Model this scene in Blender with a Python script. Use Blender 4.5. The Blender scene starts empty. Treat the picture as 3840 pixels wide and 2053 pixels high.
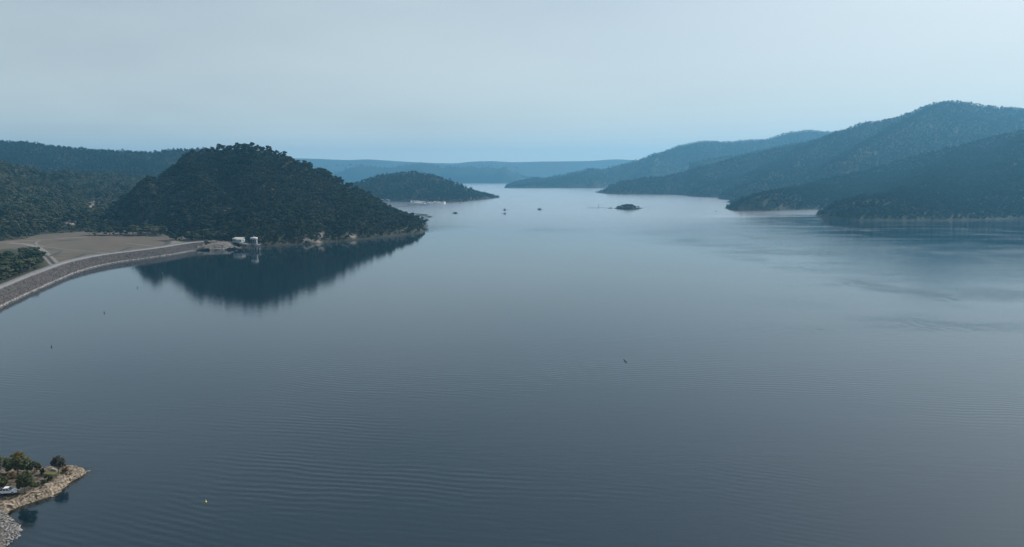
import bpy, bmesh, math
import numpy as np
from mathutils import Vector, Matrix

R = math.radians
S = bpy.context.scene
COL = S.collection
# ------------------------------------------------------------------ camera
F, CX, CY = 2742.0, 1920.0, 1026.5          # focal length and centre of the photograph in its own pixels
PITCH, CAMZ = R(7.7), 90.0
cam_d = bpy.data.cameras.new('camera'); cam = bpy.data.objects.new('camera', cam_d); COL.objects.link(cam)
cam.location = (0, 0, CAMZ); cam.rotation_euler = (R(90) - PITCH, 0, 0)
cam_d.sensor_width = 36.0; cam_d.lens = 36.0 * F / 3840.0
cam_d.clip_start = 1.0; cam_d.clip_end = 60000.0
S.camera = cam
# ------------------------------------------------------------------ sky, sun, exposure
SUN_EL, SUN_AZ = R(44), R(62)               # azimuth measured to the right of the view direction
sun_dir = Vector((math.sin(SUN_AZ) * math.cos(SUN_EL), math.cos(SUN_AZ) * math.cos(SUN_EL), math.sin(SUN_EL)))
w = bpy.data.worlds.new("World"); S.world = w; w.use_nodes = True
wn, wl = w.node_tree.nodes, w.node_tree.links
wn.clear()
wo = wn.new('ShaderNodeOutputWorld'); bg = wn.new('ShaderNodeBackground'); bg.inputs['Strength'].default_value = 0.10
sky = wn.new('ShaderNodeTexSky'); sky.sky_type = 'NISHITA'; sky.sun_disc = False
sky.sun_elevation = SUN_EL; sky.sun_rotation = SUN_AZ
sky.air_density = 1.0; sky.dust_density = 3.0; sky.ozone_density = 1.5; sky.altitude = 100
hsv = wn.new('ShaderNodeHueSaturation'); hsv.inputs['Saturation'].default_value = 0.68
tc = wn.new('ShaderNodeTexCoord'); mp = wn.new('ShaderNodeMapping'); mp.inputs['Scale'].default_value = (1.2, 1.2, 4.5)
nz = wn.new('ShaderNodeTexNoise'); nz.inputs['Scale'].default_value = 1.3; nz.inputs['Detail'].default_value = 5; nz.inputs['Roughness'].default_value = 0.5
cr = wn.new('ShaderNodeValToRGB'); cr.color_ramp.elements[0].position = 0.38; cr.color_ramp.elements[1].position = 0.72
cr.color_ramp.elements[0].color = (0.03, 0.03, 0.03, 1); cr.color_ramp.elements[1].color = (0.17, 0.17, 0.17, 1)
mxw = wn.new('ShaderNodeMixRGB'); mxw.inputs['Color2'].default_value = (5.7, 6.45, 6.5, 1)
wl.new(tc.outputs['Generated'], mp.inputs['Vector']); wl.new(mp.outputs['Vector'], nz.inputs['Vector'])
wl.new(nz.outputs['Fac'], cr.inputs['Fac']); # a thin cloud veil: its depth along the sight line grows as 1 / sin(elevation)
sx = wn.new('ShaderNodeSeparateXYZ'); wl.new(tc.outputs['Generated'], sx.inputs[0])
def wm(op, a, b=None):
    k = wn.new('ShaderNodeMath'); k.operation = op
    for i, v in enumerate((a, b)):
        if v is None: continue
        if isinstance(v, float): k.inputs[i].default_value = v
        else: wl.new(v, k.inputs[i])
    return k.outputs[0]
veil = wm('SUBTRACT', 1.0, wm('EXPONENT', wm('MULTIPLY', wm('DIVIDE', cr.outputs['Color'], wm('MAXIMUM', sx.outputs['Z'], 0.02)), -1.0)))
wl.new(veil, mxw.inputs['Fac'])
wl.new(sky.outputs['Color'], hsv.inputs['Color']); wl.new(hsv.outputs['Color'], mxw.inputs['Color1'])
wl.new(mxw.outputs['Color'], bg.inputs['Color']); wl.new(bg.outputs['Background'], wo.inputs['Surface'])
sd = bpy.data.lights.new('sun', 'SUN'); sd.energy = 3.8; sd.angle = R(0.53); sd.color = (1.0, 0.97, 0.93)
so = bpy.data.objects.new('sun', sd); COL.objects.link(so)
so.rotation_euler = (-sun_dir).to_track_quat('-Z', 'Y').to_euler(); so.location = (0, 0, 800)
S.view_settings.view_transform = 'Standard'; S.view_settings.look = 'None'
S.view_settings.exposure = 0.3; S.view_settings.gamma = 1.0; S.view_settings.use_curve_mapping = False
S.render.engine = 'CYCLES'
S.cycles.use_denoising = True
S.cycles.max_bounces = 6; S.cycles.diffuse_bounces = 2; S.cycles.glossy_bounces = 3; S.cycles.transparent_max_bounces = 6
S.cycles.sample_clamp_indirect = 4.0

# ------------------------------------------------------------------ geometry of the view
sP, cP = math.sin(PITCH), math.cos(PITCH)
def ray(px, py):
    dx, dy = (px - CX) / F, (CY - py) / F
    return np.array([dx, cP + dy * sP, -sP + dy * cP])
def W(px, py, z=0.0):                        # where the sight line through a pixel meets height z
    r = ray(px, py); t = (z - CAMZ) / r[2]
    return (r[0] * t, r[1] * t, z)
def Y(px, py, y, drop=0.0):                  # the point at distance y on that sight line
    r = ray(px, py); t = y / r[1]
    return (r[0] * t, y, CAMZ + r[2] * t - drop)
def xy(p): return (p[0], p[1])

# ------------------------------------------------------------------ numpy noise
def _h(ix, iy, s):
    n = (ix.astype(np.int64) * 374761393 + iy.astype(np.int64) * 668265263 + s * 974634533) & 0x7fffffff
    n = ((n ^ (n >> 13)) * 1274126177) & 0x7fffffff
    n = n ^ (n >> 16)
    return (n & 0xffff) / 65535.0
def vnoise(x, y, s=0):
    ix, iy = np.floor(x), np.floor(y); fx, fy = x - ix, y - iy
    fx = fx * fx * (3 - 2 * fx); fy = fy * fy * (3 - 2 * fy)
    a, b = _h(ix, iy, s), _h(ix + 1, iy, s); c, d = _h(ix, iy + 1, s), _h(ix + 1, iy + 1, s)
    return (a * (1 - fx) + b * fx) * (1 - fy) + (c * (1 - fx) + d * fx) * fy
def fbm(x, y, s=0, o=4):
    v, a, t = 0, 1.0, 0
    for i in range(o):
        v = v + a * vnoise(x * 2 ** i + 17.3 * i, y * 2 ** i - 9.1 * i, s + i); t += a; a *= 0.5
    return v / t - 0.5
def seg_dist(P, A, B):
    # distance of points P (n,2) to the segments A-B (m,2): nearest only
    best = np.full(len(P), 1e18)
    for a, b in zip(A, B):
        d = b - a; L = (d * d).sum() + 1e-9
        t = np.clip(((P - a) @ d) / L, 0, 1)
        q = P - (a + t[:, None] * d)
        best = np.minimum(best, (q * q).sum(1))
    return np.sqrt(best)
def inside(P, poly):
    x, y = P[:, 0], P[:, 1]; r = np.zeros(len(P), bool); n = len(poly)
    for i in range(n):
        x1, y1 = poly[i]; x2, y2 = poly[(i + 1) % n]
        if y1 == y2: continue
        c = ((y1 > y) != (y2 > y)) & (x < (x2 - x1) * (y - y1) / (y2 - y1) + x1)
        r ^= c
    return r
def sdist(P, poly):                          # > 0 inside
    A = np.array(poly, float); d = seg_dist(P, A, np.roll(A, -1, 0))
    return np.where(inside(P, A), d, -d)
def rough_poly(poly, step, amp, seed):
    poly = np.array([xy(p) for p in poly], float); out = []
    for i in range(len(poly)):
        a, b = poly[i], poly[(i + 1) % len(poly)]; n = max(1, int(np.linalg.norm(b - a) / step))
        for k in range(n): out.append(a + (b - a) * k / n)
    out = np.array(out); s = step * 2.2
    out[:, 0] += amp * 2 * fbm(out[:, 0] / s, out[:, 1] / s, seed, 3)
    out[:, 1] += amp * 2 * fbm(out[:, 0] / s + 50, out[:, 1] / s, seed + 9, 3)
    return out
def resample(pts, step):
    pts = np.array(pts, float); out = []
    for a, b in zip(pts[:-1], pts[1:]):
        n = max(1, int(np.linalg.norm((b - a)[:2]) / step))
        for k in range(n): out.append(a + (b - a) * k / n)
    out.append(pts[-1]); return np.array(out)
def sstep(a, b, x):
    t = np.clip((x - a) / (b - a), 0, 1); return t * t * (3 - 2 * t)

# ------------------------------------------------------------------ object helpers
def tag(o, label=None, cat=None, group=None, kind=None):
    if label: o['label'] = label
    if cat: o['category'] = cat
    if group: o['group'] = group
    if kind: o['kind'] = kind
    return o
def link(o, parent=None):
    COL.objects.link(o)
    if parent is not None: o.parent = parent
    return o
def empty(name, loc=(0, 0, 0), rz=0.0, s=1.0):
    o = bpy.data.objects.new(name, None); o.location = loc; o.rotation_euler = (0, 0, rz); o.scale = (s, s, s)
    o.empty_display_size = 0.5
    return link(o)
def mesh_from(name, V, Fc, mats, mi=None, smooth=False):
    me = bpy.data.meshes.new(name); me.from_pydata([tuple(v) for v in V], [], [tuple(f) for f in Fc])
    for m in (mats if isinstance(mats, (list, tuple)) else [mats]): me.materials.append(m)
    if mi is not None: me.polygons.foreach_set('material_index', np.array(mi, np.int32))
    if smooth: me.polygons.foreach_set('use_smooth', np.ones(len(me.polygons), bool))
    me.update(); return me
def mobj(name, me, parent=None, loc=(0, 0, 0)):
    o = bpy.data.objects.new(name, me); o.location = loc
    return link(o, parent)
def copy_tree(o, parent=None):
    c = o.copy(); COL.objects.link(c)
    if parent is not None: c.parent = parent
    for ch in o.children: copy_tree(ch, c)
    return c
class MB:                                     # collects simple solids into one mesh
    def __init__(s): s.v, s.f = [], []
    def add(s, V, Fc):
        b = len(s.v); s.v += [tuple(p) for p in V]; s.f += [tuple(i + b for i in f) for f in Fc]; return s
    def box(s, c, d, rz=0.0, taper=1.0):
        x, y, z = d[0] / 2, d[1] / 2, d[2] / 2; cs, sn = math.cos(rz), math.sin(rz); V = []
        for sz in (-1, 1):
            k = taper if sz > 0 else 1
            for sx, sy in ((-1, -1), (1, -1), (1, 1), (-1, 1)):
                a, b = sx * x * k, sy * y * k
                V.append((c[0] + a * cs - b * sn, c[1] + a * sn + b * cs, c[2] + sz * z))
        return s.add(V, [(3, 2, 1, 0), (4, 5, 6, 7), (0, 1, 5, 4), (1, 2, 6, 5), (2, 3, 7, 6), (3, 0, 4, 7)])
    def tube(s, pts, rad, n=6, cap=True):
        pts = [Vector(p) for p in pts]; rad = rad if isinstance(rad, (list, tuple)) else [rad] * len(pts)
        V, Fc = [], []
        for i, p in enumerate(pts):
            d = (pts[min(i + 1, len(pts) - 1)] - pts[max(i - 1, 0)]).normalized()
            u = d.cross(Vector((0, 0, 1)) if abs(d.z) < 0.9 else Vector((1, 0, 0))).normalized(); v = d.cross(u)
            for k in range(n):
                a = 2 * math.pi * k / n; V.append(p + (u * math.cos(a) + v * math.sin(a)) * rad[i])
        for i in range(len(pts) - 1):
            for k in range(n):
                k2 = (k + 1) % n; Fc.append((i * n + k, i * n + k2, (i + 1) * n + k2, (i + 1) * n + k))
        if cap: Fc += [tuple(range(n)), tuple(reversed(range((len(pts) - 1) * n, len(pts) * n)))]
        return s.add(V, Fc)
    def lathe(s, prof, c=(0, 0, 0), n=24):
        V, Fc = [], []
        for r, z in prof:
            for k in range(n):
                a = 2 * math.pi * k / n; V.append((c[0] + r * math.cos(a), c[1] + r * math.sin(a), c[2] + z))
        for i in range(len(prof) - 1):
            for k in range(n):
                k2 = (k + 1) % n; Fc.append((i * n + k, i * n + k2, (i + 1) * n + k2, (i + 1) * n + k))
        Fc += [tuple(reversed(range(n))), tuple(range((len(prof) - 1) * n, len(prof) * n))]
        return s.add(V, Fc)
    def prism(s, outline, axis_y0, axis_y1):   # outline in x,z swept along y
        n = len(outline); V = [(x, axis_y0, z) for x, z in outline] + [(x, axis_y1, z) for x, z in outline]
        return s.add(V, [tuple(range(n)), tuple(reversed(range(n, 2 * n)))] + [(i, i + n, (i + 1) % n + n, (i + 1) % n) for i in range(n)])
    def mesh(s, name, mat, smooth=False): return mesh_from(name, s.v, s.f, mat, smooth=smooth)
    def obj(s, name, mat, parent=None, loc=(0, 0, 0), smooth=False): return mobj(name, s.mesh(name, mat, smooth), parent, loc)

# ------------------------------------------------------------------ materials
def mat(name):
    m = bpy.data.materials.new(name); m.use_nodes = True; m.node_tree.nodes.clear()
    n, l = m.node_tree.nodes, m.node_tree.links
    out = n.new('ShaderNodeOutputMaterial'); return m, n, l, out
def plain(name, col, rough=0.6, metal=0.0, var=0.15, scale=0.6, bump=0.0):
    m, n, l, out = mat(name); b = n.new('ShaderNodeBsdfPrincipled')
    b.inputs['Roughness'].default_value = rough; b.inputs['Metallic'].default_value = metal
    g = n.new('ShaderNodeNewGeometry'); t = n.new('ShaderNodeTexNoise'); t.inputs['Scale'].default_value = scale; t.inputs['Detail'].default_value = 6
    l.new(g.outputs['Position'], t.inputs['Vector'])
    r = n.new('ShaderNodeValToRGB'); r.color_ramp.elements[0].position = 0.3; r.color_ramp.elements[1].position = 0.7
    r.color_ramp.elements[0].color = (*[c * (1 - var) for c in col], 1); r.color_ramp.elements[1].color = (*[min(1, c * (1 + var)) for c in col], 1)
    l.new(t.outputs['Fac'], r.inputs['Fac']); l.new(r.outputs['Color'], b.inputs['Base Color'])
    if bump:
        bp = n.new('ShaderNodeBump'); bp.inputs['Strength'].default_value = 1; bp.inputs['Distance'].default_value = bump
        l.new(t.outputs['Fac'], bp.inputs['Height']); l.new(bp.outputs['Normal'], b.inputs['Normal'])
    l.new(b.outputs['BSDF'], out.inputs['Surface']); return m
def foliage(name, cols, trans=0.15, spread=(0.15, 0.85)):
    m, n, l, out = mat(name)
    oi = n.new('ShaderNodeObjectInfo'); r = n.new('ShaderNodeValToRGB'); e = r.color_ramp.elements
    while len(e) < len(cols): e.new(0.5)
    for i, c in enumerate(cols):
        e[i].position = i / (len(cols) - 1); e[i].color = (*c, 1)
    g = n.new('ShaderNodeNewGeometry'); t = n.new('ShaderNodeTexNoise'); t.inputs['Scale'].default_value = 0.9; t.inputs['Detail'].default_value = 3
    l.new(g.outputs['Position'], t.inputs['Vector'])
    a = n.new('ShaderNodeMath'); a.operation = 'MULTIPLY_ADD'; a.inputs[1].default_value = 0.5; a.inputs[2].default_value = -0.25
    l.new(t.outputs['Fac'], a.inputs[0]); s = n.new('ShaderNodeMath'); s.operation = 'ADD'
    l.new(oi.outputs['Random'], s.inputs[0]); l.new(a.outputs[0], s.inputs[1])
    t2 = n.new('ShaderNodeTexNoise'); t2.inputs['Scale'].default_value = 0.018; t2.inputs['Detail'].default_value = 4; l.new(g.outputs['Position'], t2.inputs['Vector'])
    a2 = n.new('ShaderNodeMath'); a2.operation = 'MULTIPLY_ADD'; a2.inputs[1].default_value = 1.6; a2.inputs[2].default_value = -0.85; l.new(t2.outputs['Fac'], a2.inputs[0])
    s2 = n.new('ShaderNodeMath'); s2.operation = 'ADD'; l.new(s.outputs[0], s2.inputs[0]); l.new(a2.outputs[0], s2.inputs[1]); l.new(s2.outputs[0], r.inputs['Fac'])
    d = n.new('ShaderNodeBsdfDiffuse'); tr = n.new('ShaderNodeBsdfTranslucent'); mx = n.new('ShaderNodeMixShader'); mx.inputs['Fac'].default_value = trans
    l.new(r.outputs['Color'], d.inputs['Color']); l.new(r.outputs['Color'], tr.inputs['Color'])
    l.new(d.outputs['BSDF'], mx.inputs[1]); l.new(tr.outputs['BSDF'], mx.inputs[2]); l.new(mx.outputs['Shader'], out.inputs['Surface'])
    return m
def ground(name, layers, base, rough=0.95):
    """base colour ramp by noise, then layers: (attribute, colour a, colour b)"""
    m, n, l, out = mat(name); b = n.new('ShaderNodeBsdfPrincipled'); b.inputs['Roughness'].default_value = rough
    b.inputs['Specular IOR Level'].default_value = 0.15
    g = n.new('ShaderNodeNewGeometry')
    def ramp(sc, a, c, lo=0.35, hi=0.65):
        t = n.new('ShaderNodeTexNoise'); t.inputs['Scale'].default_value = sc; t.inputs['Detail'].default_value = 8; t.inputs['Roughness'].default_value = 0.62
        l.new(g.outputs['Position'], t.inputs['Vector']); r = n.new('ShaderNodeValToRGB')
        r.color_ramp.elements[0].position = lo; r.color_ramp.elements[1].position = hi
        r.color_ramp.elements[0].color = (*a, 1); r.color_ramp.elements[1].color = (*c, 1); l.new(t.outputs['Fac'], r.inputs['Fac']); return r.outputs['Color']
    cur = ramp(*base)
    for at, *rp in layers:
        k = n.new('ShaderNodeAttribute'); k.attribute_name = at; mx = n.new('ShaderNodeMixRGB')
        l.new(k.outputs['Fac'], mx.inputs['Fac']); l.new(cur, mx.inputs['Color1']); l.new(ramp(*rp), mx.inputs['Color2']); cur = mx.outputs['Color']
    l.new(cur, b.inputs['Base Color']); l.new(b.outputs['BSDF'], out.inputs['Surface']); return m

M = {}
M['leaf'] = foliage('gum_leaves', [(0.013, 0.019, 0.010), (0.020, 0.029, 0.015), (0.030, 0.037, 0.020), (0.048, 0.05, 0.028)])
M['leaf_olive'] = foliage('olive_gum_leaves', [(0.018, 0.026, 0.014), (0.036, 0.047, 0.025), (0.06, 0.069, 0.038), (0.1, 0.098, 0.058)])
M['leaf_far'] = foliage('far_gum_leaves', [(0.009, 0.02, 0.016), (0.013, 0.026, 0.019), (0.016, 0.03, 0.022), (0.021, 0.035, 0.026)])  # less red than the other leaves: part of the haze blue is in this colour
M['leaf_near'] = foliage('near_leaves', [(0.065, 0.08, 0.036), (0.125, 0.14, 0.07)])
M['leaf_top'] = foliage('yellow_leaves', [(0.12, 0.09, 0.025), (0.17, 0.12, 0.03)])
M['leaf_grey'] = foliage('grey_leaves', [(0.085, 0.085, 0.07), (0.13, 0.125, 0.10)])
M['leaf_red'] = foliage('dry_leaves', [(0.13, 0.085, 0.05), (0.18, 0.12, 0.07)])
M['leaf_dark'] = foliage('dark_leaves', [(0.045, 0.055, 0.028), (0.075, 0.082, 0.042)])
M['bark'] = plain('bark', (0.16, 0.13, 0.10), 0.9)
M['bark_pale'] = plain('pale_bark', (0.34, 0.31, 0.27), 0.9)
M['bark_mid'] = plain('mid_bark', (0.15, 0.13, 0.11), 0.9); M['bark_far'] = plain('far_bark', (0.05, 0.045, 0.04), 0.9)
M['white'] = plain('white_paint', (0.44, 0.45, 0.46), 0.35, var=0.05)
M['boatwhite'] = plain('boat_white', (0.85, 0.85, 0.86), 0.4, var=0.03)
M['cream'] = plain('cream_metal', (0.37, 0.34, 0.30), 0.5, var=0.08)
M['wallgrey'] = plain('grey_green_wall', (0.24, 0.27, 0.27), 0.7)
M['dark_concrete'] = plain('mottled_concrete', (0.11, 0.115, 0.12), 0.85, var=0.3, scale=0.8)  # darker blotchy concrete for the tower, its legs and the parapet
M['concrete'] = plain('concrete', (0.30, 0.30, 0.29), 0.85, var=0.2, scale=1.5)
M['steel'] = plain('steel', (0.25, 0.27, 0.29), 0.5, 0.3)
M['glass'] = plain('dark_glass', (0.02, 0.025, 0.03), 0.08, var=0.02)
M['rubber'] = plain('rubber', (0.02, 0.02, 0.02), 0.8)
M['boatgrey'] = plain('grey_hull', (0.10, 0.12, 0.14), 0.5)
M['boatdark'] = plain('dark_hull', (0.04, 0.05, 0.06), 0.5)
M['tan'] = plain('tan_roof', (0.55, 0.38, 0.30), 0.6)
M['tyrefloat'] = plain('dark_float', (0.05, 0.055, 0.06), 0.9)
M['yellow'] = plain('yellow_plastic', (0.75, 0.62, 0.06), 0.4, var=0.05)
M['black'] = plain('black_feathers', (0.012, 0.012, 0.014), 0.6)
M['lamp'] = plain('pale_cap', (0.6, 0.6, 0.58), 0.5)
M['rock_grey'] = plain('grey_rock', (0.16, 0.157, 0.152), 0.9, var=0.5, scale=1.2)
M['rock_tan'] = plain('tan_rock', (0.21, 0.172, 0.13), 0.9, var=0.5, scale=0.9)
M['rock_brown'] = plain('riprap_rock', (0.07, 0.062, 0.058), 0.9, var=0.45, scale=0.35)
M['rock_pale'] = plain('waterline_rock', (0.23, 0.218, 0.205), 0.9, var=0.3, scale=0.5)
M['red'] = plain('lamp_glass', (0.55, 0.55, 0.55), 0.2)
HILLG = ground('forest_floor', [('rock', 0.08, (0.08, 0.07, 0.06), (0.30, 0.27, 0.235)), ('shore', 0.12, (0.02, 0.02, 0.016), (0.055, 0.05, 0.042), 0.45, 0.8)],
               (0.03, (0.022, 0.024, 0.014), (0.05, 0.048, 0.03)))

# ------------------------------------------------------------------ water
def make_water():
    m, n, l, out = mat('lake_water')
    g = n.new('ShaderNodeNewGeometry')
    def mapping(scale, rz=0.0):
        k = n.new('ShaderNodeMapping'); k.inputs['Scale'].default_value = scale; k.inputs['Rotation'].default_value = (0, 0, rz)
        l.new(g.outputs['Position'], k.inputs['Vector']); return k.outputs['Vector']
    def noise(vec, sc, det=3, ro=0.5, dist=0.0):
        t = n.new('ShaderNodeTexNoise'); t.inputs['Scale'].default_value = sc; t.inputs['Detail'].default_value = det
        t.inputs['Roughness'].default_value = ro; t.inputs['Distortion'].default_value = dist; l.new(vec, t.inputs['Vector']); return t.outputs['Fac']
    def math_(op, a, b=None, c=None):
        k = n.new('ShaderNodeMath'); k.operation = op
        for i, v in enumerate((a, b, c)):
            if v is None: continue
            if isinstance(v, (int, float)): k.inputs[i].default_value = v
            else: l.new(v, k.inputs[i])
        return k.outputs[0]
    def ramp(f, lo, hi):
        k = n.new('ShaderNodeMapRange'); k.interpolation_type = 'SMOOTHSTEP'
        k.inputs['From Min'].default_value = lo; k.inputs['From Max'].default_value = hi; l.new(f, k.inputs['Value']); return k.outputs['Result']
    def wave(rz, lam, dist, dsc):
        k = n.new('ShaderNodeTexWave'); k.wave_type = 'BANDS'; k.bands_direction = 'Y'; k.wave_profile = 'SIN'
        k.inputs['Scale'].default_value = math.pi / 10 / lam
        k.inputs['Distortion'].default_value = dist; k.inputs['Detail'].default_value = 2; k.inputs['Detail Scale'].default_value = dsc
        l.new(mapping((1, 1, 1), rz), k.inputs['Vector']); return k.outputs['Fac']
    def calm(cx, cy, r0, r1):                  # sheltered water in the lee of a hill
        v = n.new('ShaderNodeVectorMath'); v.operation = 'DISTANCE'; l.new(g.outputs['Position'], v.inputs[0]); v.inputs[1].default_value = (cx, cy, 0); return ramp(v.outputs['Value'], r0, r1)
    bay, shore = calm(-200, 780, 330, 560), calm(900, 1230, 300, 620)
    # trains of long ripples, each with its own patches
    h = math_('MULTIPLY', math_('MULTIPLY', wave(R(9), 3.3, 8.0, 0.3), ramp(noise(mapping((0.008, 0.017, 1), R(-30)), 1.0, 3), 0.46, 0.68)), 0.045)
    h = math_('ADD', h, math_('MULTIPLY', math_('MULTIPLY', wave(R(22), 2.9, 8.0, 0.3), ramp(noise(mapping((0.009, 0.006, 1), R(30)), 1.3, 3), 0.48, 0.70)), 0.04))
    h = math_('MULTIPLY', h, math_('MULTIPLY_ADD', bay, 0.9, 0.1))
    # small chop, everywhere a little, more where the wind touches the lake
    streak = ramp(noise(mapping((0.0026, 0.028, 1), R(18)), 1.0, 5, 0.6, 0.5), 0.47, 0.63)
    wind = math_('MULTIPLY', streak, math_('SUBTRACT', 1.0, calm(950, 1330, 330, 720)))
    gust = ramp(noise(mapping((0.003, 0.010, 1), R(12)), 1.0, 5, 0.6, 0.8), 0.36, 0.66)
    chop = math_('ADD', math_('MULTIPLY', noise(mapping((0.10, 0.34, 1), R(10)), 1.0, 4, 0.6), 0.09), math_('MULTIPLY', noise(mapping((0.7, 1.3, 1), R(-12)), 1.0, 2), 0.022))
    h = math_('ADD', h, math_('MULTIPLY', chop, math_('ADD', math_('MULTIPLY', wind, 0.4), math_('ADD', math_('MULTIPLY', math_('MULTIPLY', bay, gust), 0.6), math_('MULTIPLY_ADD', bay, 0.22, 0.28)))))
    open_ = math_('MULTIPLY', bay, shore)
    far = math_('MULTIPLY', open_, calm(0, 0, 800, 1700))
    bp = n.new('ShaderNodeBump'); bp.inputs['Strength'].default_value = 1.0; bp.inputs['Distance'].default_value = 1.0; l.new(h, bp.inputs['Height'])
    rough = math_('ADD', math_('MULTIPLY_ADD', wind, 0.08, 0.03), math_('ADD', math_('MULTIPLY', open_, 0.07), math_('MULTIPLY', far, 0.12)))
    gl = n.new('ShaderNodeBsdfGlossy'); gl.inputs['Color'].default_value = (1, 1, 1, 1); l.new(rough, gl.inputs['Roughness']); l.new(bp.outputs['Normal'], gl.inputs['Normal'])
    df = n.new('ShaderNodeBsdfDiffuse'); df.inputs['Color'].default_value = (0.006, 0.018, 0.026, 1)
    tr = n.new('ShaderNodeBsdfTransparent'); tr.inputs['Color'].default_value = (0.62, 0.60, 0.42, 1)
    at = n.new('ShaderNodeAttribute'); at.attribute_name = 'shallow'
    body = n.new('ShaderNodeMixShader'); l.new(at.outputs['Fac'], body.inputs['Fac']); l.new(df.outputs['BSDF'], body.inputs[1]); l.new(tr.outputs['BSDF'], body.inputs[2])
    fr = n.new('ShaderNodeFresnel'); fr.inputs['IOR'].default_value = 1.45; l.new(bp.outputs['Normal'], fr.inputs['Normal'])
    mx = n.new('ShaderNodeMixShader'); l.new(fr.outputs['Fac'], mx.inputs['Fac']); l.new(body.outputs['Shader'], mx.inputs[1]); l.new(gl.outputs['BSDF'], mx.inputs[2])
    l.new(mx.outputs['Shader'], out.inputs['Surface']); return m
M['water'] = make_water()

# ------------------------------------------------------------------ terrain
class Hill: pass
HILLS = []
def grid_mesh(name, X, Yg, Z, keep, m, attrs, smooth=True):
    ny, nx = X.shape
    idx = np.arange(ny * nx).reshape(ny, nx)
    q = np.stack([idx[:-1, :-1], idx[:-1, 1:], idx[1:, 1:], idx[1:, :-1]], -1).reshape(-1, 4)
    q = q[keep.ravel()[q].any(1)]
    used = np.unique(q); rem = np.full(ny * nx, -1); rem[used] = np.arange(len(used)); q = rem[q]
    V = np.stack([X.ravel(), Yg.ravel(), Z.ravel()], 1)[used]
    me = bpy.data.meshes.new(name); me.vertices.add(len(V)); me.vertices.foreach_set('co', V.astype(np.float32).ravel())
    me.loops.add(q.size); me.loops.foreach_set('vertex_index', q.astype(np.int32).ravel())
    me.polygons.add(len(q)); me.polygons.foreach_set('loop_start', np.arange(0, q.size, 4, dtype=np.int32))
    me.polygons.foreach_set('loop_total', np.full(len(q), 4, np.int32))
    me.update(calc_edges=True); me.validate()
    me.polygons.foreach_set('use_smooth', np.full(len(me.polygons), smooth))
    for k, a in attrs.items():
        at = me.attributes.new(k, 'FLOAT', 'POINT'); at.data.foreach_set('value', a.ravel()[used].astype(np.float32))
    me.materials.append(m); return me
def hill(name, label, poly, ridges, step, base=0.0, prof=1.0, noise=0.12, nscale=120.0, seed=1, pstep=None, pamp=None, rockf=None, edge=None):
    H = Hill(); H.name = name
    poly = rough_poly(poly, pstep or step * 2.5, pamp if pamp is not None else step * 0.9, seed)
    rp = np.concatenate([resample(r, step * 0.8) for r in ridges])
    def height(P):
        out = np.empty(len(P)); wx = P + np.stack([fbm(P[:, 0] / nscale, P[:, 1] / nscale, seed + 3), fbm(P[:, 0] / nscale, P[:, 1] / nscale, seed + 5)], 1) * nscale * 0.22
        for i in range(0, len(P), 8000):
            p = P[i:i + 8000]; q = wx[i:i + 8000]
            ds = sdist(p, poly)
            D = np.sqrt(((q[:, None, :] - rp[None, :, :2]) ** 2).sum(2)) + step
            wgt = D ** -3.5; Hh = (wgt * rp[None, :, 2]).sum(1) / wgt.sum(1); dr = np.maximum(D.min(1) - step * 1.5, 0)
            t = np.clip(ds, 0, None) / (np.clip(ds, 0, None) + dr)
            if edge: t = t
            h = base + (Hh - base) * (t ** prof)
            nf = fbm(p[:, 0] / nscale, p[:, 1] / nscale, seed, 5)
            h = h + nf * noise * 2 * (Hh - base) * np.clip(t * (1 - t) * 3.2, 0, 1)
            h = np.where(ds < 0, base + ds * 0.35, np.maximum(h, base + np.minimum(ds * 0.55, 2.5)))
            out[i:i + 8000] = h
        return out
    mn, mxx = poly.min(0) - 14, poly.max(0) + 14
    xs = np.arange(mn[0], mxx[0], step); ys = np.arange(mn[1], mxx[1], step)
    X, Yg = np.meshgrid(xs, ys); P = np.stack([X.ravel(), Yg.ravel()], 1)
    Z = height(P).reshape(X.shape); Z = np.maximum(Z, base - 6)
    keep = Z > base - 4.5
    gy, gx = np.gradient(Z, step); slope = np.sqrt(gx ** 2 + gy ** 2)
    rock = rockf(X, Yg, Z, slope) if rockf else 0.0 * X
    shore = (1 - sstep(0.5, 1.4, Z + 1.2 * fbm(X / 9, Yg / 9, 4))) if base < 1 else 0 * X
    me = grid_mesh(name, X, Yg, Z, keep, HILLG, {'rock': rock, 'shore': shore})
    o = mobj(name, me); tag(o, label, 'hill', kind='structure')
    H.o, H.h, H.poly, H.X, H.Y, H.Z, H.rock, H.step = o, height, poly, X, Yg, Z, rock, step
    HILLS.append(H); return H

# the wooded hill above the dam
TREE = 7.0
def rid(pts, drop=TREE): return [Y(px, py, y, drop) for px, py, y in pts]
main_poly = [W(370, 850, 7), W(560, 868, 7), W(700, 888, 7), W(850, 908, 7), W(905, 923, 3), W(985, 925), W(1080, 919), W(1165, 916), W(1280, 905), W(1387, 895), W(1480, 886), W(1555, 878), W(1592, 870),
             W(1583, 858), W(1609, 846.5), (-170, 1330), (-230, 1430), (-360, 1520), (-520, 1540), (-640, 1460), (-705, 1370)]
def main_rock(X, Yg, Z, s):
    px = CX + F * X / (Yg * cP + (CAMZ - Z) * sP)
    a = 0.45 * np.clip(1 - np.abs(px - 1170) / 60, 0, 1) * sstep(50, 10, Z) * sstep(0.02, 0.14, fbm(X / 22, Yg / 22, 77))
    b = 0.7 * sstep(0.16, 0.24, fbm(X / 14, Yg / 30, 31)) * sstep(90, 40, Z)
    return np.clip(a + b, 0, 1)
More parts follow.
